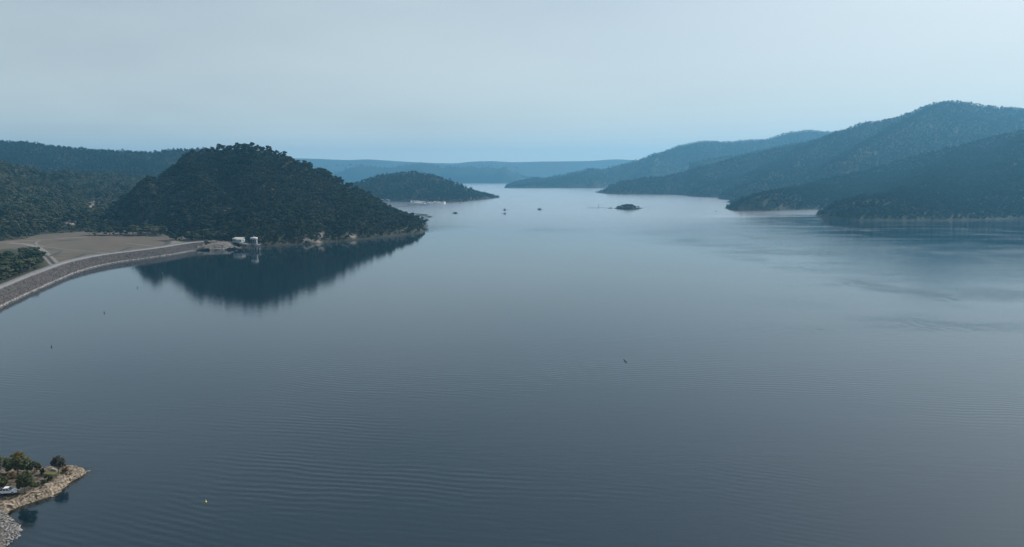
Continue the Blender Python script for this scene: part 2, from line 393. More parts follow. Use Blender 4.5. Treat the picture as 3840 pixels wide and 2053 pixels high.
h_main = hill('hill', 'steep dark wooded hill rising above the end of the dam', main_poly,
    [rid([(560, 720, 1330), (585, 700, 1300), (600, 672, 1292), (606, 650, 1290), (630, 625, 1290), (661, 604, 1290), (722, 561, 1280), (789, 545, 1265), (866, 537, 1255), (930, 537, 1250), (998, 553, 1250), (1058, 568, 1250), (1126, 598, 1255), (1216, 634, 1260), (1310, 686, 1265), (1383, 720, 1270), (1421, 758, 1272), (1489, 793, 1275), (1560, 815, 1275)], 9),
     rid([(470, 745, 1190), (508, 695, 1180), (540, 668, 1170), (556, 664, 1168), (590, 692, 1200)]), rid([(560, 672, 1172), (650, 690, 1200)]),
     rid([(930, 545, 1248), (985, 650, 1150), (1010, 760, 1060)], 6), rid([(1126, 605, 1250), (1190, 710, 1180), (1230, 800, 1110)], 6), rid([(720, 570, 1270), (760, 690, 1150), (790, 800, 1040)], 6)],
    6.0, prof=0.85, noise=0.10, nscale=70, seed=11, pstep=16, pamp=4, rockf=main_rock)
# the wooded slope left of the field
lp = [W(-420, 935, 7), W(-100, 915, 7), W(0, 905, 7), W(90, 897, 7), W(150, 880, 7), W(245, 874, 7), W(321, 866, 7), W(420, 862, 7), W(560, 858, 7), (-520, 1500), (-420, 1900), (-700, 2300), (-1500, 2400), (-2000, 1900), (-1500, 1000)]
def left_rock(X, Yg, Z, s):
    t = Yg * cP + (CAMZ - Z) * sP; px = CX + F * X / t; py = CY - F * (Yg * -sP * -1 * 0 + (Z - CAMZ) * cP + Yg * sP) / t
    a = np.clip(1.3 - np.abs(px - 355) / 70, 0, 1) * np.clip(1.3 - np.abs(py - 790) / 42, 0, 1)
    b = np.clip(1.2 - np.abs(px - 280) / 60, 0, 1) * np.clip(1.2 - np.abs(py - 838) / 14, 0, 1)
    return np.clip(np.maximum(a, b) * sstep(-0.2, -0.02, fbm(X / 26, Yg / 26, 41)), 0, 1)
h_left = hill('hillside', 'wooded hillside behind the dry grass field', lp,
    [rid([(-500, 560, 1500), (-200, 590, 1520), (0, 606, 1540), (75, 618, 1560), (124, 637, 1600), (199, 650, 1700), (298, 650, 1850), (422, 656, 1950), (484, 668, 2000)]),
     rid([(0, 610, 1530), (-40, 700, 1280), (-30, 790, 1100)]), rid([(199, 655, 1690), (200, 720, 1430), (215, 790, 1230)]), rid([(330, 660, 1840), (370, 730, 1560), (400, 800, 1330)])],
    9.0, base=6.0, prof=0.9, noise=0.14, nscale=130, seed=23, rockf=left_rock)
# the long ridge behind both
h_back = hill('ridge', 'long blue wooded ridge behind the left hillside', [W(-500, 690, 30), (-2300, 1900), (-1500, 2250), (-1100, 2250), (-900, 2350), (-760, 2700), (-780, 3300), (-1000, 3600), (-2600, 3600)],
    [rid([(-500, 520, 2900), (-200, 532, 2850), (0, 531, 2800), (99, 529, 2800), (137, 534, 2800), (186, 547, 2800), (248, 554, 2800), (298, 556, 2800), (373, 565, 2800), (472, 563, 2800), (546, 573, 2800), (640, 564, 2800), (760, 556, 2800), (900, 590, 2800), (1000, 620, 2850)]),
     rid([(60, 540, 2780), (120, 600, 2500)]), rid([(420, 575, 2780), (500, 620, 2500)])], 24.0, base=4.0, noise=0.13, nscale=260, seed=31, prof=0.9)
# the hill above the marina
h_mar = hill('hill', 'rounded blue green hill behind the houseboat marina', [W(1350, 775), W(1400, 757.5), W(1460, 757), W(1543, 757.5), W(1600, 761), W(1660, 763), W(1737, 758), W(1784, 752.5), W(1820, 748), W(1850, 745.5), (-50, 2950), (-200, 3250), (-480, 3300), (-720, 3000), (-650, 2500)],
    [rid([(1250, 715, 2750), (1330, 688, 2740), (1427, 656, 2720), (1466, 649, 2700), (1516, 643, 2700), (1539, 638, 2700), (1582, 647, 2700), (1636, 656, 2710), (1698, 678, 2720), (1737, 697, 2730), (1776, 711, 2740), (1815, 723, 2750), (1843, 738, 2752)]),
     rid([(1540, 645, 2690), (1560, 700, 2560)])], 13.0, noise=0.11, nscale=150, seed=43, pamp=5)
# far hills up the lake
far_a = [(1000, 640, 8050), (1200, 625, 8050), (1310, 618, 8050), (1388, 624, 8050), (1446, 630, 8050), (1512, 621, 8050), (1578, 607, 8050), (1621, 616, 8050), (1683, 627, 8050), (1776, 625, 8050), (1865, 619, 8050), (1931, 625, 8050), (1984, 645, 8050), (2036, 657, 8050), (2100, 672, 8050)]
h_fa = hill('hills', 'pale blue hills across the far water', [W(900, 687), W(1300, 687), W(1720, 687), W(1950, 687), W(2060, 686), W(2160, 686), (900, 8400), (500, 8700), (-2400, 8700), (-3300, 8300)],
    [rid(far_a, 8), rid([(1578, 612, 8000), (1600, 660, 7820)], 0), rid([(1865, 622, 8000), (1850, 665, 7800)], 0)], 50.0, noise=0.10, nscale=500, seed=51, pamp=12)
far_b = [(700, 600, 10300), (1000, 590, 10300), (1136, 593, 10300), (1310, 599, 10300), (1369, 595, 10300), (1485, 603, 10300), (1621, 610, 10300), (1718, 612, 10300), (1776, 605, 10300), (1854, 602, 10300), (1928, 607, 10300), (2057, 604, 10300), (2214, 603, 10300), (2298, 595, 10300), (2389, 599, 10300), (2600, 604, 10300), (2900, 610, 10300)]
h_fb = hill('range', 'palest blue range on the horizon', [(-5600, 9400), (-3000, 9300), (0, 9400), (3000, 9300), (4800, 9400), (5000, 10900), (-5500, 10900)], [rid(far_b, 8)], 75.0, noise=0.09, nscale=700, seed=57)
# right shore, from far to near
r1 = [(1905, 695, 5150), (1935, 680, 5300), (2005, 665, 5450), (2040, 667, 5450), (2082, 658, 5450), (2117, 655, 5450), (2173, 641, 5450), (2214, 632, 5450), (2263, 634, 5450), (2305, 623, 5450), (2354, 609, 5450), (2407, 595, 5450), (2459, 575, 5450), (2504, 562, 5450), (2543, 545, 5450), (2600, 534, 5450), (2653, 527, 5450), (2730, 532, 5450), (2812, 524, 5450), (2879, 522, 5450), (2937, 503, 5450), (2985, 492, 5450), (3052, 487, 5450), (3120, 495, 5450), (3300, 480, 5450)]
h_r1 = hill('hill', 'blue wooded ridge descending to a far point on the right shore', [W(1893, 706.5), W(2000, 706.5), W(2235, 706), W(2330, 704), (1500, 4500), (2600, 4400), (3100, 5450), (2600, 5800), (1200, 5800), (300, 5500), W(1897, 699)],
    [rid(r1, 9), rid([(2214, 635, 5430), (2230, 680, 5050)], 0), rid([(2459, 580, 5300), (2420, 660, 5000)], 0)], 28.0, noise=0.12, nscale=280, seed=61, prof=0.95, pamp=8)
h_r15 = hill('hill', 'blue spur folded between the two high right ridges', [W(2380, 712), W(2500, 712), (1100, 4000), (1700, 3950), (2200, 4200), (2100, 4600), (1200, 4600), (750, 4450)],
    [rid([(2390, 668, 4150), (2424, 650, 4200), (2473, 624, 4250), (2564, 612, 4250), (2634, 601, 4250), (2800, 576, 4300), (2950, 545, 4300), (3100, 515, 4300)], 9)], 28.0, noise=0.10, nscale=260, seed=67)
r2 = [(2239, 712, 3500), (2284, 697, 3520), (2337, 681, 3540), (2407, 667, 3550), (2494, 662, 3550), (2564, 643, 3550), (2634, 623, 3550), (2739, 595, 3550), (2800, 581, 3550), (2965, 546, 3550), (3048, 527, 3550), (3120, 498, 3550), (3202, 471, 3550), (3245, 457, 3550), (3298, 452, 3550), (3351, 442, 3550), (3389, 433, 3550), (3428, 418, 3550), (3467, 401, 3550), (3505, 385, 3550), (3544, 377, 3550), (3587, 377, 3550), (3625, 385, 3550), (3683, 394, 3550), (3755, 402, 3550), (3840, 406, 3550), (4100, 430, 3550), (4300, 440, 3550)]
h_r2 = hill('mountain', 'highest blue wooded mountain on the right shore', [W(2233, 723.5), W(2319, 730), W(2450, 730.5), W(2564, 731), W(2585, 738), W(2693, 742), W(2700, 748), W(2745, 751), (1000, 2500), (1500, 2450), (2600, 2350), (3600, 2700), (3600, 4100), (1400, 4200), (700, 3900)],
    [rid(r2, 9), rid([(2634, 630, 3500), (2600, 690, 3250)], 0), rid([(3120, 505, 3500), (2950, 620, 3050), (2850, 690, 2750)], 0), rid([(3544, 385, 3500), (3300, 520, 3000), (3150, 610, 2700)], 0)], 22.0, noise=0.12, nscale=240, seed=71, prof=0.95, pamp=7)
r3 = [(3014, 704, 2080), (3081, 687, 2200), (3144, 662, 2300), (3226, 648, 2350), (3298, 626, 2400), (3370, 600, 2400), (3442, 585, 2400), (3515, 564, 2400), (3611, 547, 2400), (3659, 532, 2400), (3731, 508, 2400), (3804, 492, 2400), (3900, 478, 2400), (4100, 450, 2400), (4300, 440, 2400)]
h_r3 = hill('headland', 'two dark wooded headlands below the right ridge', [W(2719, 780), W(2735, 788), W(2749, 791), W(2889, 792), W(2961, 788.5), W(3057, 786.5), W(3125, 785), W(3140, 794), W(3075, 800), W(3056, 809), W(3075, 816), W(3105, 822), W(3226, 827), W(3400, 828.5), W(3515, 828), W(3700, 825), W(3840, 822), W(4200, 818), W(4500, 800), (2600, 2000), (2600, 2700), (1400, 2800), (700, 2400), W(2770, 768)],
    [rid(r3), rid([(2748, 762, 1830), (2793, 742, 1850), (2841, 724, 1870), (2879, 719, 1900), (2950, 712, 1980), (3014, 704, 2080)]),
     rid([(3075, 790, 1520), (3110, 771, 1525), (3154, 752, 1530), (3202, 740, 1540), (3274, 733, 1560), (3346, 731, 1600), (3450, 690, 1800), (3560, 620, 2100), (3611, 560, 2350)]),
     rid([(3840, 500, 2380), (3800, 620, 1950), (3780, 720, 1650)])], 12.0, noise=0.12, nscale=130, seed=83, pamp=5, pstep=30)
# the little island
h_isl = hill('island', 'small tree covered island with a low pale bank', [W(2290, 780), W(2317, 785.5), W(2345, 787.5), W(2375, 787.5), W(2399, 785), W(2417, 779.7), (325, 1945), (300, 1975), (270, 1975), (252, 1945)],
    [[(270, 1895, 7), (290, 1900, 12), (312, 1900, 9)]], 2.5, noise=0.05, nscale=20, seed=91, pamp=1.5, prof=0.75)

# ------------------------------------------------------------------ lake
xs = np.unique(np.concatenate([np.linspace(-16000, -300, 12), np.linspace(-300, -176, 6), np.arange(-175, -112, 0.8), np.linspace(-112, 300, 6), np.linspace(300, 16000, 12)]))
ys = np.unique(np.concatenate([np.linspace(-3000, 100, 6), np.linspace(100, 158, 4), np.arange(158, 232, 0.8), np.linspace(232, 600, 6), np.linspace(600, 10900, 14)]))
pen_px = [(328, 1773), (314, 1783), (285, 1797), (264, 1808), (248, 1825), (200, 1857), (160, 1871), (114, 1888), (71, 1902), (37, 1917), (29, 1928), (51, 1954), (71, 1965), (78, 1988), (66, 2008), (31, 2034), (14, 2051), (-60, 2110), (-330, 2250), (-520, 1950), (-400, 1760),
          (-120, 1760), (0, 1772), (80, 1771), (148, 1768), (171, 1767), (228, 1759), (257, 1757), (285, 1761), (322, 1764)]
PEN = rough_poly([W(*p) for p in pen_px], 1.6, 0.35, 5)
X, Yg = np.meshgrid(xs, ys); P = np.stack([X.ravel(), Yg.ravel()], 1)
near = (np.abs(X.ravel() + 145) < 60) & (np.abs(Yg.ravel() - 195) < 60)
sd_ = np.full(len(P), -99.0); sd_[near] = sdist(P[near], PEN)
shallow = 0.92 * np.exp(np.minimum(sd_, 0) / 2.0)
me = grid_mesh('water', X, Yg, 0 * X, np.ones_like(X, bool), M['water'], {'shallow': shallow})
tag(mobj('water', me), 'calm blue grey lake with ripples and reflections', 'lake', kind='structure')
me = mesh_from('lake_bed', [(-16200, -3200, -9), (16200, -3200, -9), (16200, 10960, -9), (-16200, 10960, -9)], [(0, 1, 2, 3)], HILLG)
tag(mobj('lake_bed', me), 'dark bed under the lake', 'lake bed', kind='structure')

# ------------------------------------------------------------------ dam, field
ZC = 8.0
front_px = [(-400, 1262), (-150, 1150), (0, 1086), (54, 1064), (109, 1041), (190, 1011), (245, 990), (326, 970), (408, 955), (543, 939), (625, 928), (676, 919), (723, 912), (770, 907), (812, 905.5)]
back_px = [(-400, 1244), (-150, 1134), (0, 1072), (54, 1050), (109, 1027), (190, 998), (245, 979), (326, 961), (408, 948), (543, 932.5), (625, 920.5), (676, 912), (723, 907), (770, 903), (812, 901.5)]
water_px = [(-400, 1330), (-150, 1217), (0, 1147), (54, 1123), (109, 1101), (163, 1076), (217, 1052), (272, 1025), (326, 1004), (380, 989), (462, 976), (543, 966), (618, 957), (676, 949), (746, 938), (800, 936)]
fr_w = np.array(resample([W(a, b, ZC) for a, b in front_px], 6.0))
# gentle smoothing of the crest
def smooth(p, k=3):
    p = p.copy()
    for _ in range(k): p[1:-1] = p[1:-1] * 0.5 + (p[:-2] + p[2:]) * 0.25
    return p
fr_w = smooth(fr_w, 6)
wa_w = np.array(resample([W(a, b, 0) for a, b in water_px], 3.0)); bk_w = np.array(resample([W(a, b, ZC) for a, b in back_px], 3.0))
def nearest(p, L): return L[np.argmin(((L[:, :2] - p[:2]) ** 2).sum(1))]
tan = np.gradient(fr_w[:, :2], axis=0); tan /= np.linalg.norm(tan, axis=1)[:, None]
nrm = np.stack([tan[:, 1], -tan[:, 0]], 1)           # towards the lake
def off(vals): return smooth(np.array(vals)[:, None], 5)[:, 0]
wd = off([np.linalg.norm(nearest(p, wa_w)[:2] - p[:2]) for p in fr_w]); bd = off([np.linalg.norm(nearest(p, bk_w)[:2] - p[:2]) for p in fr_w])
wd = np.clip(wd, 9, 30); bd = np.clip(bd, 5, 12)
def strip(offs, zs, name, m, parent=None, jit=0.0, smooth_=False, sub=1):
    rows = []
    for o, z in zip(offs, zs):
        o = np.broadcast_to(o, (len(fr_w),)); z = np.broadcast_to(z, (len(fr_w),))
        rows.append(np.concatenate([fr_w[:, :2] + nrm * o[:, None], z[:, None]], 1))
    V = np.concatenate(rows); n = len(fr_w); Fc = []
    for r in range(len(rows) - 1):
        for i in range(n - 1): Fc.append((r * n + i, r * n + i + 1, (r + 1) * n + i + 1, (r + 1) * n + i))
    return mobj(name, mesh_from(name, V, Fc, m, smooth=smooth_), parent)
dam = empty('dam', tuple(fr_w[len(fr_w) // 2]))
tag(dam, 'long curved rock faced dam with a road along its crest', 'dam')
M['riprap_bed'] = plain('riprap_bed', (0.045, 0.04, 0.038), 0.95, var=0.4, scale=0.5)
M['gravel'] = plain('crest_gravel', (0.13, 0.12, 0.11), 0.95, var=0.25, scale=0.15)
M['roadtop'] = plain('crest_road', (0.19, 0.18, 0.17), 0.6, var=0.12, scale=0.08)
def undo(o, p):                               # keep a child where its mesh was laid out
    o.matrix_parent_inverse = Matrix.Translation(Vector(p.location)).inverted(); return o
undo(strip([wd * 1.7, wd, 0.0], [-5.0, 0.0, ZC], 'rock_face', M['riprap_bed'], dam), dam)
undo(strip([0.0, -bd - 0.5, -bd - 17.0], [ZC, ZC, 1.0], 'embankment', M['gravel'], dam), dam)
tag(strip([-bd * 0.22, -bd * 0.82], [ZC + 0.03, ZC + 0.03], 'road', M['roadtop']), 'pale gravel road along the crest of the dam', 'road', kind='structure')
undo(strip([-bd * 0.93, -bd * 0.93, -bd * 0.93 - 0.5, -bd * 0.93 - 0.5], [ZC - 0.2, ZC + 0.75, ZC + 0.75, ZC - 0.2], 'parapet', M['dark_concrete'], dam), dam)

GZ = 6.8
crest_mid = [(p[0] - q[0] * b * 0.6, p[1] - q[1] * b * 0.6) for p, q, b in zip(fr_w, nrm, bd)]
abut = [W(746, 939), W(780, 938), W(816, 937.5), W(842, 938), W(859, 936.5), W(881, 935), W(894, 935), W(899, 930), W(940, 926), W(985, 924)]
field_poly = [xy(p) for p in crest_mid[::3]] + [xy(p) for p in abut] + [(-250, 1060), (-330, 1320), (-700, 1500), (-1700, 1500), (-1500, 800), (-900, 480)]
hollow = [xy(W(a, b, 6)) for a, b in [(-400, 1230), (-300, 960), (0, 938), (41, 934), (90, 944), (130, 955), (165, 970), (177, 992), (184, 1001), (109, 1028), (0, 1072), (-150, 1134)]]
def field_h(P):
    d = seg_dist(P, np.array([xy(p) for p in abut[:-1]]), np.array([xy(p) for p in abut[1:]]))
    z = GZ + 0.8 * fbm(P[:, 0] / 60, P[:, 1] / 60, 7)
    z = np.minimum(z, -0.2 + d * 0.62 + 0.7 * fbm(P[:, 0] / 6, P[:, 1] / 6, 8))
    hd = sdist(P, hollow); return z - 4.6 * sstep(-2, 22, hd)
st = 4.0
xs = np.arange(-1500, -240, st); ys = np.arange(470, 1420, st)
X, Yg = np.meshgrid(xs, ys); P = np.stack([X.ravel(), Yg.ravel()], 1)
fin = inside(P, np.array(field_poly)).reshape(X.shape); Z = field_h(P).reshape(X.shape)
px = CX + F * X / (Yg * cP + (CAMZ - Z) * sP)
dry = sstep(-0.1, 0.15, fbm(X / 90, Yg / 40, 14))
scrub = np.clip(sstep(-6, 6, sdist(P, hollow).reshape(X.shape)) + sstep(1150, 1250, Yg), 0, 1)
bare = sstep(40, 12, seg_dist(P, np.array([xy(p) for p in abut[:-1]]), np.array([xy(p) for p in abut[1:]])).reshape(X.shape)) * sstep(700, 760, px)
M['field'] = ground('dry_grass', [('dry', 0.05, (0.085, 0.068, 0.054), (0.115, 0.095, 0.07)), ('scrub', 0.2, (0.03, 0.035, 0.018), (0.06, 0.06, 0.032)), ('bare', 0.3, (0.09, 0.078, 0.068), (0.19, 0.165, 0.14))],
                    (0.04, (0.075, 0.068, 0.052), (0.11, 0.098, 0.074)))
me = grid_mesh('field', X, Yg, Z, fin, M['field'], {'dry': dry, 'scrub': scrub, 'bare': bare})
tag(mobj('field', me), 'flat dry brown grass field behind the dam', 'field', kind='structure')
def ribbon(name, pts, wid, m, label, cat, dz=0.1, z=GZ, kind='structure'):
    p = smooth(np.array(resample([W(a, b, z) for a, b in pts], 5.0)), 4); t = np.gradient(p[:, :2], axis=0); t /= np.linalg.norm(t, axis=1)[:, None] + 1e-9
    nn = np.stack([-t[:, 1], t[:, 0]], 1); ww = wid / 2 * (1 + 0.5 * fbm(p[:, 0] / 12, p[:, 1] / 12, 3)); V, Fc = [], []
    for k in (-1, -0.5, 0, 0.5, 1):
        q = p[:, :2] + nn * (ww * k)[:, None]; V.append(np.concatenate([q, (field_h(q) + dz)[:, None]], 1))
    n = len(p)
    for r in range(4):
        for i in range(n - 1): Fc.append((r * n + i, r * n + i + 1, (r + 1) * n + i + 1, (r + 1) * n + i))
    o = mobj(name, mesh_from(name, np.concatenate(V), Fc, m)); return tag(o, label, cat, kind=kind)
M['track'] = plain('pale_track', (0.15, 0.137, 0.12), 0.95, var=0.15, scale=0.2)
M['drain'] = plain('dark_drain', (0.026, 0.027, 0.024), 0.95, var=0.3, scale=0.3)
M['lawn'] = plain('lawn', (0.12, 0.125, 0.045), 0.95, var=0.25, scale=0.3)
ribbon('track', [(30, 912), (105, 917), (140, 930), (160, 944), (176, 960), (192, 978), (210, 994)], 9.0, M['track'], 'wide pale track from the field down to the crest road', 'track')
ribbon('track', [(-60, 916), (0, 911), (90, 904), (180, 899), (250, 893), (330, 889)], 7.0, M['track'], 'pale track along the far left edge of the field', 'track', 0.14)
ribbon('track', [(150, 904), (133, 912), (141, 921), (165, 927), (250, 937), (330, 944), (400, 951)], 2.6, M['track'], 'thin pale track curving through the middle of the field', 'track', 0.18)
ribbon('track', [(470, 912), (540, 920), (590, 926), (615, 927)], 2.4, M['track'], 'faint track near the round end of the field', 'track', 0.18)
for k, (pts, lab) in enumerate([([(436, 950), (462, 938), (490, 927)], 'dark drain line near the middle of the crest road'), ([(250, 979), (290, 965), (320, 953)], 'dark drain line nearest the pale curving track'),
                 ([(185, 963), (210, 953), (233, 943)], 'short dark drain line beside the wide pale track'), ([(222, 905), (250, 902), (280, 902)], 'short dark drain line across the far part of the field'),
                 ([(105, 924), (122, 934), (146, 943), (166, 956), (182, 968), (196, 984), (207, 993)], 'dark edge drain along the wide pale track'),
                 ([(480, 942), (560, 931), (610, 922), (632, 914), (630, 909), (612, 906)], 'dark drain curving round the end of the field')]):
    ribbon('drain', pts, 3.0, M['drain'], lab, 'drain', 0.24)
ribbon('lawn', [(655, 907), (670, 912), (690, 914), (712, 911)], 9.0, M['lawn'], 'bright green lawn patch beside the end of the dam', 'lawn', 0.3)
rc = ribbon('road', [(560, 936), (600, 930), (640, 921), (656, 914), (652, 906), (640, 902)], 7.0, M['gravel'], 'gravel turning loop at the end of the crest road', 'road', 0.35)

# ------------------------------------------------------------------ foreground point
def pen_h(P):
    d = sdist(P, PEN)
    q0, q1 = np.array(xy(W(20, 1930))), np.array(xy(W(-120, 1960)))
    rip = sstep(-2.5, 1.0, (P - q0) @ np.array([0.28, -0.96]))          # the riprap corner lies south of this line
    led = fbm(P[:, 0] / 3.0 + P[:, 1] / 9.0, P[:, 1] / 3.0 - P[:, 0] / 6.0, 21, 5)
    st_ = 1.7 * sstep(0, 1.3 + 1.2 * led, d) + 0.085 * np.clip(d, 0, 12) + 0.35 * fbm(P[:, 0] / 1.6, P[:, 1] / 1.1, 33, 4) * sstep(0.1, 1.0, d) + 1.6 * led * sstep(0.2, 1.5, d) * sstep(7.0, 2.0, d)
    terr = np.floor(st_ * 1.7 + 0.5 * fbm(P[:, 0] / 5, P[:, 1] / 5, 44)) / 1.7; st_ = st_ * 0.3 + terr * 0.7
    flat = 1.35 + 0.085 * np.clip(d, 0, 12) + 0.12 * fbm(P[:, 0] / 4, P[:, 1] / 4, 35)
    k = sstep(3.0, 6.0, d); land = st_ * (1 - k) + flat * k
    bank = 0.42 * np.clip(d, 0, 9)
    land = land * (1 - rip) + bank * rip
    return np.where(d > 0, land, d * 0.4), d, rip
st = 0.33
xs = np.arange(-182, -122, st); ys = np.arange(156, 224, st)
X, Yg = np.meshgrid(xs, ys); P = np.stack([X.ravel(), Yg.ravel()], 1)
Z, d, rip = pen_h(P); d = d.reshape(X.shape); rip = rip.reshape(X.shape); Z = np.maximum(Z, -5).reshape(X.shape)
rockm = np.clip(sstep(5.5, 3.2, d + 3.0 * fbm(X / 4, Yg / 4, 61)) * (1 - rip), 0, 1)
g0 = np.array(xy(W(196, 1773, 2))); gd = np.sqrt(((P - g0) ** 2 * np.array([1.0, 1.6])).sum(1)).reshape(X.shape)
gm = sstep(3.4, 2.0, gd + 1.5 * fbm(X / 2, Yg / 2, 62)) * sstep(0.4, 1.4, d)
tr0 = [W(-60, 1880, 2), W(20, 1858, 2), W(70, 1845, 2), W(120, 1828, 2), W(170, 1808, 2), W(215, 1790, 2)]
td = seg_dist(P, np.array([xy(p) for p in tr0[:-1]]), np.array([xy(p) for p in tr0[1:]])).reshape(X.shape)
trk = sstep(1.5, 0.6, td + 0.8 * fbm(X / 2, Yg / 2, 63)) * 0.0
dark = sstep(2.3, 0.9, np.abs(td - 0.2) + 1.2 * fbm(X / 3, Yg / 3, 64))  # dark brown earth, with the streaks of shade painted into it
under = sstep(0.1, -0.3, Z)
M['point'] = ground('point_soil', [('rock', 1.5, (0.03, 0.023, 0.017), (0.31, 0.255, 0.19), 0.36, 0.68), ('soil_shade', 0.8, (0.028, 0.026, 0.023), (0.06, 0.053, 0.046)), ('grass', 0.9, (0.075, 0.078, 0.03), (0.12, 0.115, 0.048)), ('rip', 0.8, (0.05, 0.048, 0.042), (0.10, 0.09, 0.08)), ('under', 0.6, (0.10, 0.085, 0.04), (0.2, 0.16, 0.08))],  # rock ramp: cream lit edges and dark crevices put into the colour
                    (0.5, (0.04, 0.035, 0.028), (0.14, 0.118, 0.092), 0.38, 0.66))
me = grid_mesh('point', X, Yg, Z, Z > -4.0, M['point'], {'rock': rockm, 'soil_shade': dark * (1 - rockm), 'grass': gm, 'rip': rip * (d > 0), 'under': under}, smooth=False)
tag(mobj('peninsula', me), 'small rocky point of bare earth and tan ledges in the near corner', 'peninsula', kind='structure')
def pz(x, y): return float(pen_h(np.array([[x, y]]))[0][0])
def on_pen(px_, py_):
    z = 2.0
    for _ in range(6): x, y, _z = W(px_, py_, z); z = pz(x, y)
    return (x, y, z)
def fz(x, y): return float(field_h(np.array([[x, y]]))[0])

# ------------------------------------------------------------------ trees
bm = bmesh.new(); bmesh.ops.create_icosphere(bm, subdivisions=2, radius=1); ICO_V = np.array([v.co[:] for v in bm.verts]); ICO_F = np.array([[v.index for v in f.verts] for f in bm.faces]); bm.free()
bm = bmesh.new(); bmesh.ops.create_icosphere(bm, subdivisions=1, radius=1); ICO1_V = np.array([v.co[:] for v in bm.verts]); ICO1_F = np.array([[v.index for v in f.verts] for f in bm.faces]); bm.free()
def cards(rs, C, size, droop=0.3):
    n = len(C); a = rs.normal(size=(n, 3)); a /= np.linalg.norm(a, axis=1)[:, None]; b = rs.normal(size=(n, 3)); b -= (a * b).sum(1)[:, None] * a; b /= np.linalg.norm(b, axis=1)[:, None]
    s = (size * rs.uniform(0.6, 1.35, n))[:, None]; a = a * s; b = b * s * 0.62
    V = np.stack([C - a, C + b * 0.9 - a * 0.1, C + a, C - b * 0.9 + a * 0.1], 1).reshape(-1, 3)
    return V, np.arange(4 * n).reshape(n, 4)
def crown_arrays(rs, h, wd_, ncl, leaf, nleaf, flat=0.62, core=True, top=0.5, ico=(None, None)):
    IV, IF = (ICO_V, ICO_F) if ico[0] is None else ico
    V, Fc, cen = [], [], []; base = 0
    for i in range(ncl):
        if i == 0: c = np.array([0, 0, h * 0.86]); r = wd_ * 0.25
        else:
            a = i * 2.399 + rs.uniform(-0.5, 0.5); q = wd_ * (0.18 + 0.2 * rs.uniform()); zz = h * rs.uniform(1 - top, 0.86); c = np.array([q * math.cos(a), q * math.sin(a), zz]); r = wd_ * rs.uniform(0.17, 0.27)
        cen.append((c, r))
        if core:
            v = IV * (1 + 0.5 * (rs.uniform(size=(len(IV), 1)) - 0.5)) * np.array([r, r, r * flat]) * 0.92 + c
            V.append(v); Fc += [tuple(f + base) for f in IF]; base += len(v)
        u = rs.normal(size=(nleaf, 3)); u /= np.linalg.norm(u, axis=1)[:, None]; u[:, 2] = np.where(u[:, 2] < -0.4, -u[:, 2], u[:, 2])
        C = c + u * np.array([r, r, r * flat]) * rs.uniform(0.82, 1.18, (nleaf, 1))
        cv, cf = cards(rs, C, leaf); V.append(cv); Fc += [tuple(f + base) for f in cf]; base += len(cv)
    return np.concatenate(V), Fc, cen
def trunk_mb(rs, h, cen, r0):
    mb = MB(); k = h * rs.uniform(0.3, 0.42); lean = (rs.uniform(-0.04, 0.04) * h, rs.uniform(-0.04, 0.04) * h)
    mb.tube([(0, 0, -0.8), (lean[0] * 0.4, lean[1] * 0.4, k * 0.5), (lean[0], lean[1], k)], [r0, r0 * 0.8, r0 * 0.65], 6)
    for c, r in cen[:6]:
        m_ = ((lean[0] + c[0]) / 2 * 0.9, (lean[1] + c[1]) / 2 * 0.9, (k + c[2]) / 2); mb.tube([(lean[0], lean[1], k * 0.95), m_, tuple(c)], [r0 * 0.5, r0 * 0.35, r0 * 0.15], 5)
    return mb
PROTO = {}
def proto_set(key, specs, ico=(None, None), leafm='leaf'):
    col = bpy.data.collections.new('seed_' + key); PROTO[key] = (col, [])
    for i, (h, wd_, ncl, leaf, nl, top) in enumerate(specs):
        rs = np.random.RandomState(100 + i * 7 + len(key)); V, Fc, cen = crown_arrays(rs, h, wd_, ncl, leaf, nl, top=top, ico=ico)
        mb = trunk_mb(rs, h, cen, 0.028 * h * 0.75); nV = len(V)
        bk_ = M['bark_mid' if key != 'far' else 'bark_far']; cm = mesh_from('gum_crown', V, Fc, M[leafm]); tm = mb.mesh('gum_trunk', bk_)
        allV = list(map(tuple, V)) + mb.v; allF = Fc + [tuple(j + nV for j in f) for f in mb.f]
        fm = mesh_from('gum_tree', allV, allF, [M[leafm], bk_], [0] * len(Fc) + [1] * len(mb.f))
        o = bpy.data.objects.new('seed_tree', fm); col.objects.link(o); PROTO[key][1].append((tm, cm, h))
MIDS = [(10.5, 8.5, 7, 0.42, 26, 0.5), (12.5, 8.0, 8, 0.42, 24, 0.6), (9.0, 9.5, 8, 0.45, 24, 0.5), (8.0, 7.0, 6, 0.4, 26, 0.6), (13.5, 9.0, 8, 0.45, 26, 0.5), (6.5, 6.5, 5, 0.4, 24, 0.75)]
proto_set('mid', MIDS); proto_set('olive', MIDS, leafm='leaf_olive')
proto_set('far', [(10.5, 9.0, 6, 0.7, 6, 0.75), (12.5, 9.0, 7, 0.7, 6, 0.8), (9.0, 10.0, 7, 0.7, 6, 0.7), (12.0, 9.5, 7, 0.7, 6, 0.8)], (ICO1_V, ICO1_F), leafm='leaf_far')

